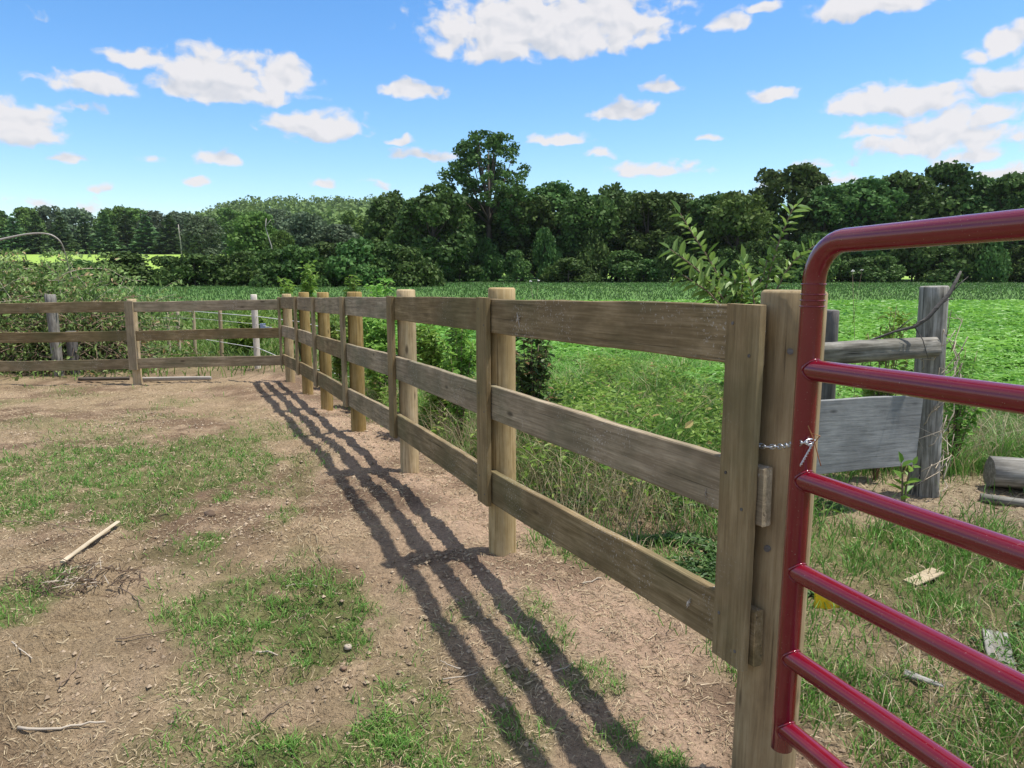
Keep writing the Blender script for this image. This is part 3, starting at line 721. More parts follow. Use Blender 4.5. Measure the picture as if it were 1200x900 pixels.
def make_pine(h, w, seed):
    rs = np.random.RandomState(seed); V = []; A = []; k = 0
    nl = 15
    for i in range(nl):
        t = i/(nl-1); z = h*(.06+.93*t)+rs.randn()*.2; rr_ = w/2*(1-t)**.95*(.85+.3*rs.rand())+.2
        nb = max(4, int(11*(1-t)+4))
        for j in range(nb):
            a = 6.283*(j+rs.rand()*.7)/nb; L_ = rr_*(.8+.35*rs.rand()); m_ = int(14+22*(1-t))
            s = rs.rand(m_)**.6; d = np.array([math.cos(a), math.sin(a), 0]); sd = np.array([-math.sin(a), math.cos(a), 0])
            p = d*(s*L_)[:, None]+sd*((rs.rand(m_)-.5)*L_*.5*(1-s*.5))[:, None]; zb_ = z+rs.randn()*.45; p[:, 2] = zb_-.16*L_*s+.22*L_*s*s+(rs.rand(m_)-.5)*.6
            sz = .45+.5*rs.rand(m_)
            u = (d+rs.randn(m_, 3)*.3)*sz[:, None]; w_ = (sd+rs.randn(m_, 3)*.6)*(sz*.5)[:, None]
            q = np.stack([p-u*.6, p+w_*.6, p+u*.7, p-w_*.6], 1); V.append(q.reshape(-1, 3)); A.append(np.full(m_*4, np.clip(rs.rand(), 0, .9)))
    V = np.concatenate(V); A = np.concatenate(A)
    cr = np_mesh('crown', V, [np.arange(len(V)).reshape(-1, 4)], {'rnd': A}, False, M['pine'])
    mb = MB(); mb.tube([(0,0,-.4),(0,0,h*.5),(0,0,h*.96)], [.26,.16,.03], 7)
    return mb.mesh('trunk', M['bark'], True), cr, h, w
round_v = [make_tree(14, 9, .10, 46, 170, .47, M['crown'], 500+i) for i in range(4)]
light_v = [make_tree(13, 9, .10, 46, 160, .47, M['crown_l'], 520+i) for i in range(2)]
grey_v = [make_tree(12, 9, .08, 42, 150, .47, M['crown_g'], 530+i) for i in range(2)]
wide_v = [make_tree(18, 13, .18, 60, 150, .55, M['crown'], 540+i, (.09, .17), 'wide') for i in range(2)]
tall_v = make_tree(24, 15, .26, 170, 95, .38, M['crown'], 560, (.05, .10), 'wide', airy=1, inner=.6)
cone_v = [make_tree(13, 8, .04, 42, 150, .47, M['crown'], 570+i, (.12,.2), 'cone') for i in range(2)]
bush_v = [make_tree(5, 7, .05, 26, 150, .34, M['crown'], 580+i, (.14,.24), 'bush') for i in range(3)]
pine_v = [make_pine(17, 8.5, 600+i) for i in range(3)]
def put_tree(name, var, px, pyt, wpx, D, label, group, cat='tree', sink=0.0):
    a, b = ray(px, 330); x = a*D; gz = float(base_z(np.array([x]), np.array([D]))[0])-sink
    top = P(px, pyt, D).z; tr, cr, h, w = var
    s = (top-gz)/h*.955; sw = wpx/F*D/w
    o = thing(name, label, cat, (x, D, gz), group)
    o.scale = (sw, sw, s); o.rotation_euler = (0, 0, random.random()*6.28)
    link('trunk', tr, o); link('crown', cr, o)
    return o
ORD = ['first','second','third','fourth','fifth','sixth','seventh','eighth','ninth','tenth','eleventh','twelfth','thirteenth','fourteenth','fifteenth','sixteenth','seventeenth','eighteenth','nineteenth','twentieth','twenty-first','twenty-second','twenty-third','twenty-fourth','twenty-fifth','twenty-sixth']
# the line of trees across the far side of the field, right of centre
GL1 = 'trees in the dark line across the far side of the field'
put_tree('broadleaf_tree', tall_v, 573, 149, 108, 122, 'tallest tree of the far tree line, its airy crown rising above the rest', GL1)
put_tree('broadleaf_tree', wide_v[0], 919, 190, 100, 127, 'dark wide-crowned oak rising above the far tree line, just right of the sapling', GL1)
put_tree('broadleaf_tree', round_v[1], 508, 212, 82, 112, 'dense dark tree standing directly left of the tallest airy tree', GL1)
put_tree('broadleaf_tree', light_v[0], 862, 221, 74, 116, 'brighter green rounded tree directly left of the wide-crowned oak', GL1)
put_tree('broadleaf_tree', round_v[2], 1104, 189, 78, 128, 'dark tall round-topped tree standing above the top bar of the red gate', GL1)
fr = [(612,215,60),(648,211,66),(686,219,60),(722,212,60),(758,223,62),(794,224,60),(828,226,56),(962,215,64),(1005,206,74),(1050,199,74),(1142,207,64),(1180,200,66),(1216,190,76),(1262,200,80),(545,232,60)]
for i, (px, pt, w) in enumerate(fr):
    put_tree('broadleaf_tree', random.choice(round_v), px, pt, w*1.15, 124+random.uniform(-5, 5), 'dark tree in the front row of the far tree line, %s from the left' % ORD[sorted(q[0] for q in fr).index(px)], GL1)
bk = [(470+i*38, 226+random.uniform(-6, 6), 62) for i in range(21)]
for i, (px, pt, w) in enumerate(bk):
    put_tree('broadleaf_tree', random.choice(round_v+wide_v), px, pt, w*1.2, 145+random.uniform(-5, 8), 'shaded tree in the back row of the far tree line, %s from the left' % ORD[i], 'back row of the far tree line')
for i in range(25):
    px = 482+i*31+random.uniform(-6, 6)
    put_tree('bush', random.choice(bush_v), px+random.uniform(-9, 9), 289+random.uniform(-26, 18), 50+random.uniform(-14, 26), 112+random.uniform(-3, 6), 'dark bush at the foot of the far tree line, %s from the left' % ORD[i], 'bushes at the foot of the far tree line', 'bush')
# left of centre: mixed trees in front of the wooded hill
put_tree('cedar_tree', cone_v[0], 446, 231, 62, 118, 'dark pointed tree left of the dense dark tree, below the hill skyline', 'mixed trees below the hill')
put_tree('broadleaf_tree', light_v[1], 303, 247, 62, 120, 'tall yellow-green tree beside the thin dead trunk, above the corral corner', 'mixed trees below the hill')
put_tree('broadleaf_tree', grey_v[0], 357, 248, 60, 135, 'pale grey-green rounded tree between the yellow-green tree and the dark pointed one', 'mixed trees below the hill')
put_tree('broadleaf_tree', grey_v[1], 398, 262, 58, 130, 'grey-green tree just left of the dark pointed tree', 'mixed trees below the hill')
put_tree('broadleaf_tree', grey_v[0], 240, 252, 48, 205, 'small grey-green tree between the pines and the yellow-green tree', 'mixed trees below the hill')
put_tree('broadleaf_tree', light_v[0], 418, 247, 46, 160, 'light green tree behind the grey-green tree left of the dark pointed one', 'mixed trees below the hill')
put_tree('broadleaf_tree', round_v[0], 475, 262, 50, 116, 'low dark tree in the gap between the pointed tree and the dense dark tree', 'mixed trees below the hill')
put_tree('broadleaf_tree', light_v[1], 332, 268, 34, 112, 'small bright green tree right of the thin dead trunk', 'mixed trees below the hill')
hb = [(142,295,78),(196,300,58),(228,297,62),(262,299,60),(290,294,60),(322,292,60),(352,288,66),(386,284,64),(420,280,66),(452,284,60),(480,290,60),(100,305,60),(60,308,66),(20,306,70),(-20,300,70)]
for i, (px, pt, w) in enumerate(hb):
    j = sorted(q[0] for q in hb).index(px)
    put_tree('bush', bush_v[i % 3], px, pt, w*1.15, 88+random.uniform(-4, 5), ('round dark bush standing alone before the bright green field' if px == 142 else 'dark bush in the hedge across the left of the field, %s from the left' % ORD[j]), 'bushes of the left hedge', 'bush', .2)
GP = 'pines at the edge of the woods behind the bright green field'
pp = [(-8,246),(22,250),(48,246),(76,249),(104,250),(128,245),(152,247),(176,248),(203,250),(228,256),(256,254)]
for i, (px, pt) in enumerate(pp):
    put_tree('pine_tree', pine_v[i % 3], px, pt, 36+random.uniform(-3, 6), 268+random.uniform(-6, 6), 'dark green pine behind the bright green field, %s from the left' % ORD[i], GP)
bk2 = [(0,244),(40,241),(66,240),(95,243),(140,240),(165,242),(185,246),(215,247),(275,243),(305,246),(330,244)]
for i, (px, pt) in enumerate(bk2):
    put_tree('broadleaf_tree', (light_v+grey_v)[i % 4], px, pt, 42+random.uniform(-3, 6), 300+random.uniform(-6, 10), 'light green round tree rising behind the pines, %s from the left' % ORD[i], 'round trees behind the pines')
# hill forest as one mass
rs = np.random.RandomState(77); cs = []; rad = []
n = 2600; yy = 310+rs.rand(n)**1.1*560; xx = yy*(-.85+rs.rand(n)*1.05); zz = base_z(xx, yy)
hh = 11+7*rs.rand(n)
cs = np.stack([xx, yy, zz+hh*.62], 1); rad = 3.6+3.0*rs.rand(n)
V, q, A = cards(list(cs), list(rad), 34, 2.1, rs, 1.25, inner=.2)
tag(link('hill_forest', np_mesh('hill_forest', V, [q], {'rnd': A}, False, M['hill'])), 'wooded hillside rising behind the pines and mixed trees at the left', 'forest', None, 'stuff')
# snags
for (pts_, D, lab) in [([(322,300),(318,288),(314,276),(311,266),(312,256)], 108, 'thin pale dead trunk in front of the yellow-green tree'), ([(213,296),(212,285),(210,274),(209,263)], 200, 'thin pale dead trunk rising in front of the pines'),]:
    ps = [P(a, b, D) for a, b in pts_]; ps[0].z = float(base_z(np.array([ps[0].x]), np.array([D]))[0])-.2
    t = thing('dead_tree', lab, 'dead tree', ps[0]); mb = MB(); n = len(ps); mb.tube(ps, [.0009*D*(1-.6*i/n) for i in range(n)], 6, jit=.2)
    mb.tube([ps[-2], ps[-2]+Vector((.9, 0, 1.1))], [.06, .03], 5)
    link('trunk', mb.mesh('trunk', M['palebark'], True, ps[0]), t)
# ------------------------------------------------------------------ near plants
def stem_plant(name, label, cat, base, stems, leafL, leafW, mat, smat, seed, per=.035, group=None, up=.35, skip=.25):
    rs = np.random.RandomState(seed); t = thing(name, label, cat, base, group); mb = MB(); BP, D_, NN = [], [], []
    for st in stems:
        st = smooth_path(st, 1); n = len(st); mb.tube(st, [max(.0022, .009*(1-.8*i/n)) for i in range(n)], 5)
        tot = 0; k = 0
        for i in range(n-1):
            a, b = st[i], st[i+1]; L_ = (b-a).length; m_ = max(1, int(L_/per)); d = (b-a).normalized()
            for j in range(m_):
                fr_ = (i+j/m_)/(n-1)
                if fr_ < skip: continue
                k += 1; ang = k*2.4+rs.rand()*.8
                s = d.cross(Vector((math.cos(ang), math.sin(ang), .2))).normalized()
                v = s+d*.45+Vector((0, 0, up-.2*rs.rand()))
                p = a.lerp(b, j/m_); BP.append(tuple(p)); D_.append(tuple(v)); nn = Vector((rs.randn()*.35, rs.randn()*.35-.1, 1)); NN.append(tuple(nn))
        BP.append(tuple(st[-1])); D_.append(tuple((st[-1]-st[-2]).normalized()+Vector((0, 0, .1)))); NN.append((0, -.5, .8))
    link('stems', mb.mesh('stems', smat, True, base), t)
    BP = np.array(BP)-np.array(base); n = len(BP)
    L_ = leafL*(.6+.7*rs.rand(n)); V, q = leaf_arrays(BP, np.array(D_), np.array(NN), L_, L_*leafW, .3, .15)
    link('leaves', np_mesh('leaves', V, [q], {'rnd': np.repeat(rs.rand(n), 6)}, False, mat), t)
    return t
# sapling behind the gate post
SD = 4.3
bs = G(880, 640); bs = P(880, 600, SD); bs.z = onz(bs.x, bs.y).z
def sp(*l): return [bs]+[P(a, b, SD+c) for a, b, c in l]
stems = [sp((868,480,0),(862,390,0),(850,340,0),(832,305,.03),(812,275,.05),(797,250,.06)), sp((872,470,0),(890,380,.05),(900,325,.05),(912,285,.05),(927,248,.04),(934,240,.04)),
         sp((866,450,0),(855,360,-.05),(832,330,-.1),(808,308,-.1),(785,292,-.1)), sp((870,450,.05),(868,380,.05),(862,345,.1),(852,325,.1),(838,318,.1)),
         sp((872,450,0),(885,390,-.05),(884,350,-.1),(878,325,-.1),(872,312,-.1)), sp((872,440,0),(858,380,-.1),(835,345,-.12),(812,330,-.14),(800,322,-.1)),
         sp((880,430,.1),(905,350,.1),(925,310,.1),(948,292,.1),(962,284,.1)), sp((880,430,0),(893,370,0),(880,345,.05),(893,330,.05),(900,300,.05))]
for i in range(4):
    qx = random.uniform(815, 895); stems.append(sp((868, 470, 0), (random.uniform(855, 880), 400, random.uniform(-.1, .1)), ((qx+868)/2, 355, random.uniform(-.1, .1)), (qx, random.uniform(305, 345), random.uniform(-.15, .15))))
stem_plant('sapling', 'leafy young sapling with two tall arching shoots growing behind the near fence post', 'sapling', bs, stems, .085, .42, M['sap'], M['twig'], 5, per=.0125, up=.25, skip=.34)
b2 = P(1060, 572, 4.5); b2.z = onz(b2.x, b2.y).z
stem_plant('seedling', 'small bright green seedling in front of the wide grey board', 'seedling', b2, [[b2, P(1058,560,4.5), P(1056,543,4.5)], [b2, P(1064,556,4.5), P(1070,545,4.5)]], .085, .55, M['lime'], M['twig'], 6, per=.03, skip=.3)
# white wildflowers
for i, (px, py, D, lab) in enumerate([(999,318,7.0,'tall thin wildflower stem with a white head right of the gate corner'), (622,330,8.5,'white flower head on a thin stem above the top rail between two posts')]):
    tp = P(px, py, D); bz = onz(tp.x+.05, D).z; bpt = Vector((tp.x+.12, D, bz)); t = thing('wildflower', lab, 'flower', bpt)
    mb = MB(); mb.tube([bpt, bpt.lerp(tp, .5)+Vector((.03,0,0)), tp], [.003,.0025,.0015], 5); mb.tube([bpt.lerp(tp, .7), tp+Vector((.09,0,.01))], [.002,.001], 4); link('stem', mb.mesh('stem', M['twig'], True, bpt), t)
    rs = np.random.RandomState(i); bp = np.concatenate([np.tile(np.array(tp-bpt), (14, 1)), np.tile(np.array(tp+Vector((.09,0,.01))-bpt), (8, 1))]); dd = rs.randn(22, 3); dd[:, 2] = np.abs(dd[:, 2])*.5
    V, q = leaf_arrays(bp, dd, rs.randn(22, 3), .022, .010); link('petals', np_mesh('petals', V, [q], {'rnd': np.zeros(len(V))}, False, M['petal']), t)
# shrubs behind the fence
def shrub(name, label, x, y, h, w, n, leaf, mat, seed, group=None, cat='shrub', stemn=12, ratio=.5, smat=None):
    rs = np.random.RandomState(seed); base = onz(x, y); t = thing(name, label, cat, base, group); mb = MB(); tips = []
    for i in range(stemn):
        a = rs.rand()*6.28; r_ = w/2*rs.rand()**.5; tp = Vector((math.cos(a)*r_, math.sin(a)*r_, h*(.6+.45*rs.rand())*(1-.3*(2*r_/w)**2)))
        m_ = Vector((tp.x*.4, tp.y*.4, tp.z*.55)); mb.tube([(tp.x*.05, tp.y*.05, -.02), m_, tp], [.008, .005, .002], 4); tips.append((m_, tp))
    link('stems', mb.mesh('stems', smat or M['twig'], True), t)
    k = rs.randint(0, stemn, n); tt = rs.rand(n)**.6
    A_ = np.array([tuple(tips[j][0]*.35) for j in k]); B_ = np.array([tuple(tips[j][1]) for j in k])
    p = A_+(B_-A_)*tt[:, None]+rs.randn(n, 3)*np.array([.06, .06, .05])*w*.9
    p[:, 2] = np.clip(p[:, 2], .02, None)
    d = rs.randn(n, 3); d[:, 2] = d[:, 2]*.4; nn = np.tile([0, 0, 1.], (n, 1))+rs.randn(n, 3)*.5
    L_ = leaf*(.6+.8*rs.rand(n)); V, q = leaf_arrays(p, d, nn, L_, L_*ratio, .25, .2)
    link('leaves', np_mesh('leaves', V, [q], {'rnd': np.repeat(rs.rand(n), 6)}, False, mat), t); return t
def shrub_px(label, px, pyt, D, wpx, n, leaf, mat, seed, **kw):
    tp = P(px, pyt, D); h = tp.z-onz(tp.x, D).z
    return shrub(kw.pop('name', 'shrub'), label, tp.x, D, h*1.22, wpx/F*D, n, leaf, mat, seed, **kw)
shrub_px('yellow-green leafy shrub rising above the rails left of the fence corner posts', 350, 323, 16, 55, 1700, .11, M['lime'], 1)
shrub_px('small yellow-green shrub top showing between the third and fourth round posts', 414, 326, 13.5, 26, 900, .10, M['lime'], 2)
shrub_px('low yellow-green shrub just right of the small shrub top above the rails', 446, 338, 13, 60, 1500, .10, M['lime'], 3)
shrub_px('bright green leafy shrub low behind the fence corner', 285, 372, 17, 60, 1500, .12, M['lime'], 4)
shrub_px('dark leafy shrub behind the fence, just right of the second round post', 622, 396, 6.3, 60, 1900, .06, M['weed'], 5, stemn=24)
shrub_px('leafy green shrub seen between the second and third round posts', 520, 372, 7.6, 80, 2600, .07, M['lime'], 6)
shrub_px('leafy green shrub seen between the third and fourth round posts', 443, 380, 9.6, 55, 1800, .08, M['lime'], 7)
shrub_px('leafy green shrub beyond the fifth round post', 398, 372, 11.6, 40, 1300, .08, M['lime'], 8)
shrub_px('small bushy green shrub in the near gap left of the second round post', 538, 395, 6.8, 40, 1100, .06, M['lime'], 9)
shrub_px('yellow-green leafy weed below the dead branch beside the old grey post', 1040, 378, 5.6, 60, 800, .06, M['lime'], 10, stemn=16)
shrub_px('green weed clump at the right of the old grey post', 1128, 420, 5.9, 50, 700, .05, M['lime'], 11)
# brush heap behind the back fence
def brush(label, px, pyt, D, wpx, seed, nst, nlf, mat=M['brush'], leaf=.09):
    rs = np.random.RandomState(seed); tp = P(px, pyt, D); b = onz(tp.x, D); h = tp.z-b.z; w = wpx/F*D; t = thing('brush_heap', label, 'brush heap', b); mb = MB(); pts_ = []
    for i in range(nst):
        a = rs.rand()*6.28; r_ = w/2*rs.rand()**.5; hh_ = h*(1-(2*r_/w)**2*.55); p = np.array([math.cos(a)*r_, math.sin(a)*r_*.6, rs.rand()*hh_*.9]); ps = [p]; b_ = rs.rand()*6.28; d = np.array([math.cos(b_), math.sin(b_)*.6, rs.randn()*.5])
        n = 7; st = (.12+.2*rs.rand())
        for k in range(n):
            d = d+rs.randn(3)*.28; d[2] -= .06; d /= np.linalg.norm(d); q = ps[-1]+d*st; q[2] = max(q[2], .02); q[2] = min(q[2], h*1.02); ps.append(q)
        r0 = .006+.008*rs.rand(); mb.tube(ps, [r0*(1-.8*k/n) for k in range(n+1)], 4); pts_ += ps
    link('branches', mb.mesh('branches', M['palet'] if seed % 2 else M['twig'], False), t)
    pts_ = np.array(pts_); k = rs.randint(0, len(pts_), nlf); p = pts_[k]+rs.randn(nlf, 3)*.10; p[:, 2] = np.clip(p[:, 2], .02, h)
    d = rs.randn(nlf, 3); d[:, 2] -= .3; L_ = leaf*(.5+.9*rs.rand(nlf)); V, q = leaf_arrays(p, d, np.tile([0, 0, 1.], (nlf, 1))+rs.randn(nlf, 3)*.6, L_, L_*.5, .2, .2)
    link('leaves', np_mesh('leaves', V, [q], {'rnd': np.repeat(rs.rand(nlf), 6)}, False, mat), t); return t
brush('tall heap of tangled bare branches and vines behind the back fence at left', 40, 296, 15.2, 175, 1, 320, 26000, leaf=.10)
brush('heap of dry brown brushwood low behind the pale weathered post', 70, 350, 14.2, 190, 2, 240, 5000)
brush('green overgrown brush behind the back fence right of the dark short post', 118, 362, 14.6, 90, 4, 90, 4200, M['weed'], .10)
brush('overgrown green brush at the far left edge behind the back fence', -30, 320, 14.6, 140, 3, 160, 9000)
mb = MB(); ps = [P(*q) for q in [(-30,287,14),(0,281,14),(30,274,14),(55,273,14),(68,279,14),(75,290,14.1),(85,330,14.6)]]; ps = smooth_path(ps); mb.tube(ps, [.026*(1-.8*i/len(ps)) for i in range(len(ps))], 6, jit=.2)
tag(link('bent_branch', mb.mesh('bent_branch', M['palebark'], True, ps[3]), None, ps[3]), 'long pale bare branch arching out over the brush heap at the left edge', 'branch')
# ------------------------------------------------------------------ stuff: grass, straw, crop, soil crumbs
def scatter(n, xr, yr, rs, wfun, pw=1.0):
    """random points, denser near the camera, kept with probability wfun"""
    u = rs.rand(n); y = yr[0]*(yr[1]/yr[0])**u if pw == 1 else yr[0]+(yr[1]-yr[0])*u**pw
    x = xr[0]+(xr[1]-xr[0])*rs.rand(n)
    k = rs.rand(n) < wfun(x, y); return x[k], y[k]
def in_view(x, y, m=.12): return (np.abs(x)/np.maximum(y+.55, .1) < .72+m)
def blades_obj(name, x, y, h, w, lean, mat, rs, label, cat, rnd=None, z=None):
    z = ground_z(x, y) if z is None else z
    V, q, t = blade_arrays(np.stack([x, y, z-.004], 1), h, w, lean, rs)
    r = rs.rand(len(x)) if rnd is None else rnd
    return tag(link(name, np_mesh(name, V, [q, t], {'rnd': np.repeat(r, 5)}, False, mat)), label, cat, None, 'stuff')
rs = np.random.RandomState(5)
# short turf inside the corral
def wf_in(x, y):
    v = veg(x, y); return np.where((x < fence_x(y)) & (y < back_y(x)) & in_view(x, y), v**1.7*(.2+.8*sstep(.38, .66, vnoise(x*12, y*12, 3))), 0)
x, y = scatter(900000, (-9.5, 1.6), (1.35, 12), rs, lambda x, y: wf_in(x, y)*np.minimum(1, 1.15/np.maximum(y, 1)*2.2))
n = len(x); print('turf', n)
h = (.022+.04*rs.rand(n)**1.6)*(1+.05*y); blades_obj('grass', x, y, h, .0032*(1+.16*y), .4+.9*rs.rand(n), M['grass'], rs, 'short trampled green grass growing in patches on the corral dirt', 'grass', np.clip(rs.rand(n)*1.02, 0, 1))
# longer grass outside
def wf_out(x, y):
    f = x-fence_x(y); return np.where((f > .12) & in_view(x, y), veg(x, y)**1.2*(.25+.75*sstep(.35, .62, vnoise(x*6, y*6, 8))), 0)
x, y = scatter(560000, (-5, 9.5), (1.4, 13), rs, wf_out); n = len(x); print('out', n)
tallness = sstep(4.0, 5.8, y)*sstep(.4, 1.4, x-fence_x(y))*(1-.45*sstep(2.5, 3.6, x)); cl = vnoise(x*2.3, y*2.3, 12)
h = (.035+.06*rs.rand(n))*(1+.6*cl)+tallness*(.15+.52*rs.rand(n)**1.3)*(.30+cl); blades_obj('tall_grass', x, y, h, .0042*(1+.13*y), .25+.7*rs.rand(n), M['grass'], rs, 'long rank green grass growing along the outside of the side fence', 'grass', np.clip(rs.rand(n)*1.06, 0, 1))
# dry stalks among it
def wf_dry(x, y):
    f = x-fence_x(y); return np.where((f > .5) & in_view(x, y) & (((x-3.3)/1.3)**4+((y-5.15)/.72)**4 > 1), sstep(.45, .62, fbm(x, y, 1.1, 3, 91)), 0)
x, y = scatter(30000, (-3, 9), (2.2, 12), rs, wf_dry); n = len(x); print('dry', n)
h = .06+.10*rs.rand(n)+.25*rs.rand(n)**2*sstep(4, 5.5, y); blades_obj('dry_grass', x, y, h, .0032*(1+.12*y), .5+1.0*rs.rand(n), M['dry'], rs, 'dead tan grass stalks standing among the green grass outside the fence', 'dry grass')
# pasture grass behind the back fence and beyond, fewer and larger
def wf_far(x, y): return np.where(((y > back_y(x)+.6) | (x > fence_x(y)+.4)) & in_view(x, y), np.maximum(veg(x, y), sstep(13, 18, y)*.8), 0)
x, y = scatter(110000, (-30, 26), (11.5, 42), rs, wf_far); n = len(x); print('pasture', n)
h = .10+.22*rs.rand(n); blades_obj('pasture_grass', x, y, h, .0016*y, .3+.6*rs.rand(n), M['grass'], rs, 'green pasture grass beyond the back fence', 'grass', rs.rand(n)*.9)
# flat straw and stalk litter lying on the soil
def litter(name, n0, xr, yr, wfun, Ls, W, mat, label, cat):
    x, y = scatter(n0, xr, yr, rs, wfun); n = len(x); a = rs.rand(n)*6.283; L_ = (Ls[0]+(Ls[1]-Ls[0])*rs.rand(n)**2)
    d = np.stack([np.cos(a), np.sin(a)], 1); s = np.stack([-np.sin(a), np.cos(a)], 1)*(W*(.6+.8*rs.rand(n))*(1+.12*y))[:, None]
    bend = (rs.rand(n)-.5)[:, None]*.35
    pts_ = []
    for t, sg in ((-.5, 1), (-.5, -1), (0, -1), (.5, -1), (.5, 1), (0, 1)):
        q = np.stack([x, y], 1)+d*(L_*t)[:, None]+s*sg*.5+(np.stack([-d[:, 1], d[:, 0]], 1)*L_[:, None]*bend*(t == 0)); z = ground_z(q[:, 0], q[:, 1])+.003+.006*rs.rand(n); pts_.append(np.concatenate([q, z[:, None]], 1))
    V = np.stack(pts_, 1).reshape(-1, 3); i = np.arange(n)[:, None]*6
    q = np.concatenate([i+np.array([[0, 1, 2, 5]]), i+np.array([[5, 2, 3, 4]])]); print(name, n)
    return tag(link(name, np_mesh(name, V, [q], {'rnd': np.repeat(rs.rand(n)*.9, 6)}, False, mat)), label, cat, None, 'stuff')
litter('straw_litter', 190000, (-9, 1.8), (1.35, 12), lambda x, y: np.where((x < fence_x(y)+.3) & in_view(x, y), .25+.75*sstep(.35, .65, fbm(x, y, 1.5, 3, 17)), 0), (.010, .055), .0017, M['straw'], 'fine tan straw and dead grass bits strewn over the corral dirt', 'straw')
litter('straw_litter', 65000, (-3.5, 8), (1.5, 9), lambda x, y: np.where((x > fence_x(y)+.1) & in_view(x, y), 1-.75*veg(x, y), 0), (.015, .09), .0021, M['straw'], 'tan straw and bark shreds lying on the soil outside the side fence', 'straw')
# soil crumbs
x, y = scatter(95000, (-7.5, 4), (1.35, 9), rs, lambda x, y: np.where(in_view(x, y), (.12+.88*sstep(.48, .68, fbm(x, y, 1.3, 4, 23)))*(1-.8*veg(x, y)), 0)); n = len(x); print('crumbs', n)
s = (.0026+.0105*rs.rand(n)**6)*(1+.05*y)
oc = np.array([[1,0,0],[0,1,0],[-1,0,0],[0,-1,0],[0,0,.8],[0,0,-.8]])
V = (oc[None]*(1+.5*(rs.rand(n, 6, 1)-.5))*s[:, None, None]+np.stack([x, y, ground_z(x, y)+s*.35], 1)[:, None]).reshape(-1, 3)
tr = np.array([[0,1,4],[1,2,4],[2,3,4],[3,0,4],[1,0,5],[2,1,5],[3,2,5],[0,3,5]])
q = (np.arange(n)[:, None, None]*6+tr[None]).reshape(-1, 3)
M['crumb'] = leaf_mat('soil crumbs', (.13,.085,.055), (.31,.22,.155), 0, sc=3)
tag(link('soil_crumbs', np_mesh('soil_crumbs', V, [q], {'rnd': np.repeat(rs.rand(n)*.9, 6)}, False, M['crumb'])), 'loose crumbs of dry soil on the corral ground', 'soil crumbs', None, 'stuff')
# crop of broad-leaved plants
def crop(n0, xr, yr, leaf, hmax, rs):
    u = rs.rand(n0); y = yr[0]+(yr[1]-yr[0])*u; x = xr[0]+(xr[1]-xr[0])*rs.rand(n0)
    near = 9.6-1.8*sstep(2.0, 3.4, x)+.5*vnoise(x*1.5, y*0+3, 8)+np.clip(-(x+.5)*1.0, 0, 4)
    k = (y > near) & in_view(x, y) & (x > -.21*y+.25*vnoise(y*.8, y*0, 2)) & (np.abs(((x*.9+y*.25)/.55) % 1-.5) < .36+.1*rs.rand(n0)); x = x[k]; y = y[k]; n = len(x)
    top = hmax*(.75+.3*vnoise(x*3, y*3, 4)); z = base_z(x, y)+top*(1-rs.rand(n)**2.2*.75)
    a = rs.rand(n)*6.283; d = np.stack([np.cos(a), np.sin(a), rs.rand(n)*.5-.15], 1)
    V, q = leaf_arrays(np.stack([x, y, z], 1), d, np.tile([0, 0, 1.], (n, 1))+rs.randn(n, 3)*.42, leaf*(.7+.6*rs.rand(n)), leaf*(.45+.3*rs.rand(n)), .2, .15)
    return V, q, np.repeat(np.clip(.55*rs.rand(n)+1.1*(fbm(x, y, .22, 4, 66)-.28), 0, .9), 6)
parts = [crop(330000, (-3, 12), (7, 14), .085, .42, rs), crop(200000, (-9, 22), (14, 26), .15, .42, rs), crop(150000, (-16, 40), (26, 38), .26, .42, rs)]
off = 0; VV = []; QQ = []; AA = []
for V, q, A in parts: VV.append(V); QQ.append(q+off); AA.append(A); off += len(V)
print('crop', off//6)
tag(link('crop_plants', np_mesh('crop_plants', np.concatenate(VV), [np.concatenate(QQ)], {'rnd': np.concatenate(AA)}, False, M['soy'])), 'bright green rows of low broad-leaved crop plants filling the field beyond the fence', 'crop', None, 'stuff')
# low broad-leaved ground cover outside the near bay
def cover(n0, cx, cy, rx, ry, leaf, rs):
    r = rs.rand(n0)**.5; a = rs.rand(n0)*6.283; x = cx+np.cos(a)*r*rx; y = cy+np.sin(a)*r*ry; k = (fbm(x, y, 3, 3, 14) > .42+.2*r-.1) & (x > fence_x(y)+.1); x = x[k]; y = y[k]; n = len(x)
    z = ground_z(x, y)+.015+.07*rs.rand(n)*(1-r[k]**2); b = rs.rand(n)*6.283; d = np.stack([np.cos(b), np.sin(b), rs.rand(n)*.6-.1], 1)
    V, q = leaf_arrays(np.stack([x, y, z], 1), d, np.tile([0, 0, 1.], (n, 1))+rs.randn(n, 3)*.4, leaf*(.6+.8*rs.rand(n)), leaf*.55, .25, .15); return V, q, np.repeat(rs.rand(n), 6)
off = 0; VV = []; QQ = []; AA = []
for a in [(9000,1.05,3.75,.55,.6,.035),(2500,.35,4.9,.3,.5,.035),(5000,2.6,2.6,1.0,.7,.03),(3500,1.6,5.2,1.0,.6,.05),(3000,2.2,1.9,.8,.5,.03),(1500,.35,3.15,.12,.12,.03)]:
    V, q, A = cover(*a, rs); VV.append(V); QQ.append(q+off); AA.append(A); off += len(V)
tag(link('ground_cover', np_mesh('ground_cover', np.concatenate(VV), [np.concatenate(QQ)], {'rnd': np.concatenate(AA)*.93}, False, M['weed'])), 'low creeping broad-leaved weeds covering the soil outside the near end of the fence', 'weeds', None, 'stuff')
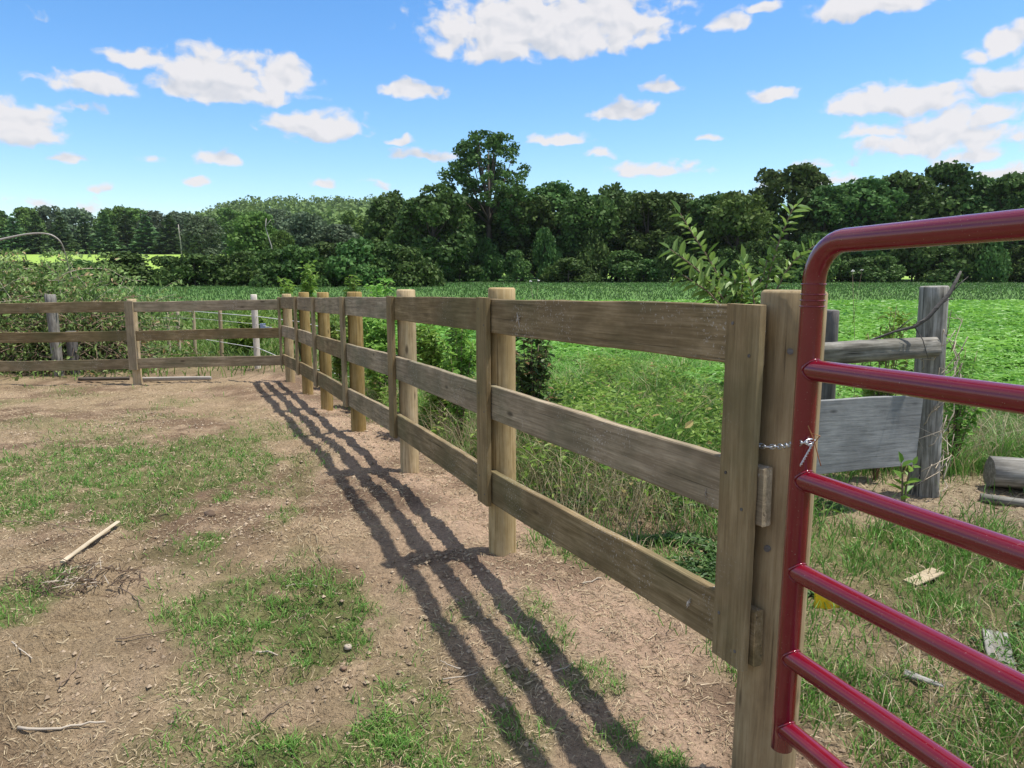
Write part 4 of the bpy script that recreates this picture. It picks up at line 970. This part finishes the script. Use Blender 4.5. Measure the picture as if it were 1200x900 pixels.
# tall weeds between the fence and the crop
n0 = 60000; y = 4.6+7.5*rs.rand(n0); x = fence_x(y)+.7+3.6*rs.rand(n0); cl_ = fbm(x, y, 1.6, 3, 33)
k = (cl_ > .47) & (rs.rand(n0) < .25+.75*sstep(5.2, 6.5, y)) & (y < 10.5) & (x < 3.0+rs.rand(n0)) & (((x-3.3)/1.3)**4+((y-5.15)/.72)**4 > 1); x = x[k]; y = y[k]; cl_ = cl_[k]; n = len(x); print('weeds', n)
z = ground_z(x, y)+(.10+.55*sstep(.47, .68, cl_))*rs.rand(n)**.7; b_ = rs.rand(n)*6.283; d = np.stack([np.cos(b_), np.sin(b_), rs.rand(n)*.9-.2], 1)
L_ = .04+.05*rs.rand(n); V, q = leaf_arrays(np.stack([x, y, z], 1), d, np.tile([0, 0, 1.], (n, 1))+rs.randn(n, 3)*.5, L_, L_*(.3+.3*rs.rand(n)), .25, .2)
M['tallweed'] = leaf_mat('tall weed leaves', (.13,.27,.04), (.28,.44,.09), .4, (.42,.36,.14), spec=.3, sc=1.5)
tag(link('tall_weeds', np_mesh('tall_weeds', V, [q], {'rnd': np.repeat(rs.rand(n)*.96, 6)}, False, M['tallweed'])), 'tall tangled light green weeds standing between the side fence and the crop', 'weeds', None, 'stuff')
x, y = scatter(26000, (-4, 6), (4.4, 11), rs, lambda x, y: np.where((x > fence_x(y)+.6) & in_view(x, y) & (((x-3.3)/1.3)**4+((y-5.15)/.72)**4 > 1), sstep(.40, .6, fbm(x, y, 1.3, 3, 44)), 0)); n = len(x)
blades_obj('dry_grass', x, y, .25+.45*rs.rand(n), .0022*(1+.12*y), .3+.9*rs.rand(n), M['dry'], rs, 'taller dead stalks standing among the tall weeds beyond the fence', 'dry grass')
# field beyond the crop: sparse tufts giving it a nap
x, y = scatter(60000, (-90, 110), (42, 118), rs, lambda x, y: np.where(in_view(x, y), 1, 0)); n = len(x)
h = .25+.25*rs.rand(n); M['meadow'] = leaf_mat('meadow grass', (.055,.13,.03), (.11,.20,.055), .3, sc=.15)
blades_obj('meadow_grass', x, y, h*.6, .0014*y, .3+.5*rs.rand(n), M['meadow'], rs, 'even darker green field between the bright crop and the far tree line', 'meadow', rs.rand(n)*.9)
# ------------------------------------------------------------------ sky, clouds, sun
SUN_EL, SUN_AZ = 69.5, 87.0     # azimuth measured from forward (+Y) towards +X
wd = bpy.data.worlds.new('World'); S.world = wd; wd.use_nodes = True; nt = wd.node_tree; nt.nodes.clear()
out = nt.nodes.new('ShaderNodeOutputWorld'); bg = nt.nodes.new('ShaderNodeBackground'); nt.links.new(bg.outputs[0], out.inputs[0])
SKY = .125; bg.inputs[1].default_value = SKY
sky = N(nt, 'ShaderNodeTexSky', sky_type='NISHITA', sun_disc=False, sun_elevation=R(SUN_EL), sun_rotation=R(SUN_AZ), altitude=200, air_density=1.0, dust_density=.6, ozone_density=2.5)
hsv = N(nt, 'ShaderNodeHueSaturation', inp={'Color': sky.outputs[0], 'Saturation': 1.30, 'Value': 1.16, 'Hue': .502})
tc = N(nt, 'ShaderNodeTexCoord'); sx = N(nt, 'ShaderNodeSeparateXYZ', inp={0: tc.outputs['Generated']})
az = math_(nt, 'ARCTAN2', sx.outputs[0], sx.outputs[1]); el = math_(nt, 'ARCSINE', sx.outputs[2])
base = N(nt, 'ShaderNodeCombineXYZ', inp={0: az, 1: el, 2: 0.0}).outputs[0]
def wn(vec, sc, det, dist=0.0, rough=.55):
    return N(nt, 'ShaderNodeTexNoise', noise_dimensions='2D', inp={'Vector': vec, 'Scale': sc, 'Detail': det, 'Roughness': rough, 'Distortion': dist})
w1 = wn(base, 16, 3); wv = N(nt, 'ShaderNodeVectorMath', operation='SUBTRACT', inp={0: w1.outputs['Color'], 1: (.5, .5, .5)}).outputs[0]
wp_ = N(nt, 'ShaderNodeVectorMath', operation='MULTIPLY_ADD', inp={0: wv, 1: (.034, .022, 0), 2: base}).outputs[0]
CL = [(645,30,145,44,1.15),(590,55,85,20,.9),(700,20,80,40,1.0),(255,90,52,34,1.1),(330,92,38,26,1.0),(208,104,34,14,.9),(270,108,88,16,.9),(110,102,62,15,.9),(158,66,38,13,.8),(90,128,24,8,.5),(372,148,58,22,1.0),(18,148,46,26,1.0),(482,106,38,14,1.0),(495,183,36,9,.8),
      (256,184,28,13,.9),(176,185,14,8,.7),(84,186,24,7,.7),(229,211,15,8,.8),(125,220,18,5,.5),(382,219,22,6,.5),(445,220,20,7,.35),(474,166,14,6,.5),(727,131,40,15,1.0),(780,102,24,11,.9),(856,26,24,12,.9),(890,8,26,9,.7),(1015,8,64,16,1.0),
      (900,113,34,11,.9),(655,163,36,10,.8),(700,181,17,7,.7),(828,162,18,6,.6),(770,198,58,12,.7),(1060,118,78,20,1.0),(1022,155,50,11,.8),(1110,160,95,24,.75),(1150,135,70,18,.7),(1182,50,36,16,1.0),(1139,66,13,10,.8),(1180,96,46,20,1.0),
      (1075,172,50,10,.6),(948,190,18,6,.5),(1000,192,16,6,.4),(960,210,60,12,.45),(1180,205,50,14,.5),(1150,180,60,14,.5),(45,18,12,8,.4),(90,240,60,8,.2)]
def vm(op, *v):
    n = nt.nodes.new('ShaderNodeVectorMath'); n.operation = op
    for i, x in enumerate(v):
        if isinstance(x, bpy.types.NodeSocket): nt.links.new(x, n.inputs[i])
        else: n.inputs[i].default_value = x
    return n.outputs['Value'] if op == 'LENGTH' else n.outputs[0]
def field(vec):
    Fv = None
    for (px, py, rx, ry, s) in CL:
        a, b = ray(px, py); a2 = math.atan(a); e2 = math.atan(-b/math.sqrt(1+a*a)); k = math.cos(a2)
        kx = F/(rx*1.12)/k*.97; ky = F/(ry*1.15); c = (-a2*kx, -(e2-.10*ry/F)*ky, 0)
        v = vm('MULTIPLY_ADD', vec, (kx, ky, 0), c)
        v = vm('MAXIMUM', v, vm('MULTIPLY', v, (-1, -1.7, 0)))          # flatter underside
        fv = math_(nt, 'MULTIPLY_ADD', vm('LENGTH', v), -s, s)
        Fv = fv if Fv is None else math_(nt, 'MAXIMUM', Fv, fv)
    return Fv
Fv = field(wp_)
BIG = [c for c in CL if c[2] >= 46]
def field_big(vec):
    full = list(CL); CL[:] = BIG; o = field(vec); CL[:] = full; return o
Fb0 = field_big(wp_); Fb1 = field_big(vm('ADD', wp_, (.004, .014, 0)))
under = math_(nt, 'SUBTRACT', Fb1, Fb0)
# unseen clouds added outside the view, their white fill lightening the shadows
oth = wn(base, 4.5, 6, .3); outm = math_(nt, 'GREATER_THAN', math_(nt, 'ABSOLUTE', az), .72)
upm = math_(nt, 'GREATER_THAN', el, .46); outm = math_(nt, 'MAXIMUM', outm, upm)
Fo = math_(nt, 'MULTIPLY', math_(nt, 'SUBTRACT', math_(nt, 'MULTIPLY', oth.outputs[0], 2.4), .98), outm); Fo = math_(nt, 'ADD', Fo, math_(nt, 'MULTIPLY_ADD', outm, 3.0, -3.0)); Fv = math_(nt, 'MAXIMUM', Fv, Fo)
p2 = N(nt, 'ShaderNodeVectorMath', operation='MULTIPLY', inp={0: wp_, 1: (1, 1.5, 1)}).outputs[0]
n1_ = wn(p2, 30, 7, .0, .50).outputs[0]
p3 = N(nt, 'ShaderNodeVectorMath', operation='ADD', inp={0: p2, 1: (.005, .011, 0)}).outputs[0]
n3_ = wn(p2, 30, 3, .0, .45).outputs[0]
n2_ = wn(p3, 30, 3, .0, .45).outputs[0]
amp = math_(nt, 'MULTIPLY', math_(nt, 'MULTIPLY_ADD', Fv, 2.4, 1.0, True), 1.35)
dens = math_(nt, 'ADD', Fv, math_(nt, 'MULTIPLY', math_(nt, 'SUBTRACT', n1_, .5), amp))
alpha = N(nt, 'ShaderNodeMapRange', interpolation_type='SMOOTHSTEP', inp={0: dens, 1: .04, 2: .46, 3: 0.0, 4: .97}).outputs[0]
lit = math_(nt, 'MULTIPLY_ADD', math_(nt, 'SUBTRACT', n3_, n2_), 2.6, .80)  # sunlit relief and grey undersides painted into the cloud colour
lit = math_(nt, 'SUBTRACT', lit, math_(nt, 'MULTIPLY', under, .9))
thick = N(nt, 'ShaderNodeMapRange', inp={0: dens, 1: .5, 2: 1.15, 3: 0.0, 4: .12}).outputs[0]
lit = math_(nt, 'SUBTRACT', lit, thick, clamp=True)
CB = 4.75
ccol = mix(nt, (.76*CB, .79*CB, .86*CB), (1.02*CB, 1.0*CB, 1.02*CB), lit)
fin = mix(nt, hsv.outputs[0], ccol, alpha)
nt.links.new(fin, bg.inputs[0])
wd.cycles.sampling_method = 'MANUAL'; wd.cycles.sample_map_resolution = 512
sd = bpy.data.lights.new('sun', 'SUN'); sd.energy = 4.2; sd.angle = R(.9); sd.color = (1, .95, .87)
so = bpy.data.objects.new('sun', sd); C.objects.link(so)
dirv = Vector((math.sin(R(SUN_AZ))*math.cos(R(SUN_EL)), math.cos(R(SUN_AZ))*math.cos(R(SUN_EL)), math.sin(R(SUN_EL))))
so.rotation_euler = dirv.to_track_quat('Z', 'Y').to_euler(); so.location = (5, 0, 12)
# ------------------------------------------------------------------ render settings
S.render.engine = 'CYCLES'
S.view_settings.view_transform = 'Standard'; S.view_settings.look = 'None'; S.view_settings.exposure = 0.52; S.view_settings.gamma = 1.0; S.view_settings.use_curve_mapping = False
S.cycles.max_bounces = 5; S.cycles.diffuse_bounces = 2; S.cycles.transparent_max_bounces = 4
S.render.resolution_x = 1024; S.render.resolution_y = 768
# thin summer haze over the whole valley; the sky is the world, outside the box
HZ = .00006
if HZ:
    m = bpy.data.materials.new('haze'); m.use_nodes = True; nt = m.node_tree; nt.nodes.clear()
    out = nt.nodes.new('ShaderNodeOutputMaterial'); v = nt.nodes.new('ShaderNodeVolumePrincipled')
    v.inputs['Color'].default_value = (.86, .92, 1, 1); v.inputs['Density'].default_value = HZ; v.inputs['Anisotropy'].default_value = .2
    nt.links.new(v.outputs[0], out.inputs['Volume'])
    hm = MB(); hm.box((0, 1650, 62), (5400, 3600, 136)); me = hm.mesh('haze', m)
    tag(link('haze', me), kind='stuff')
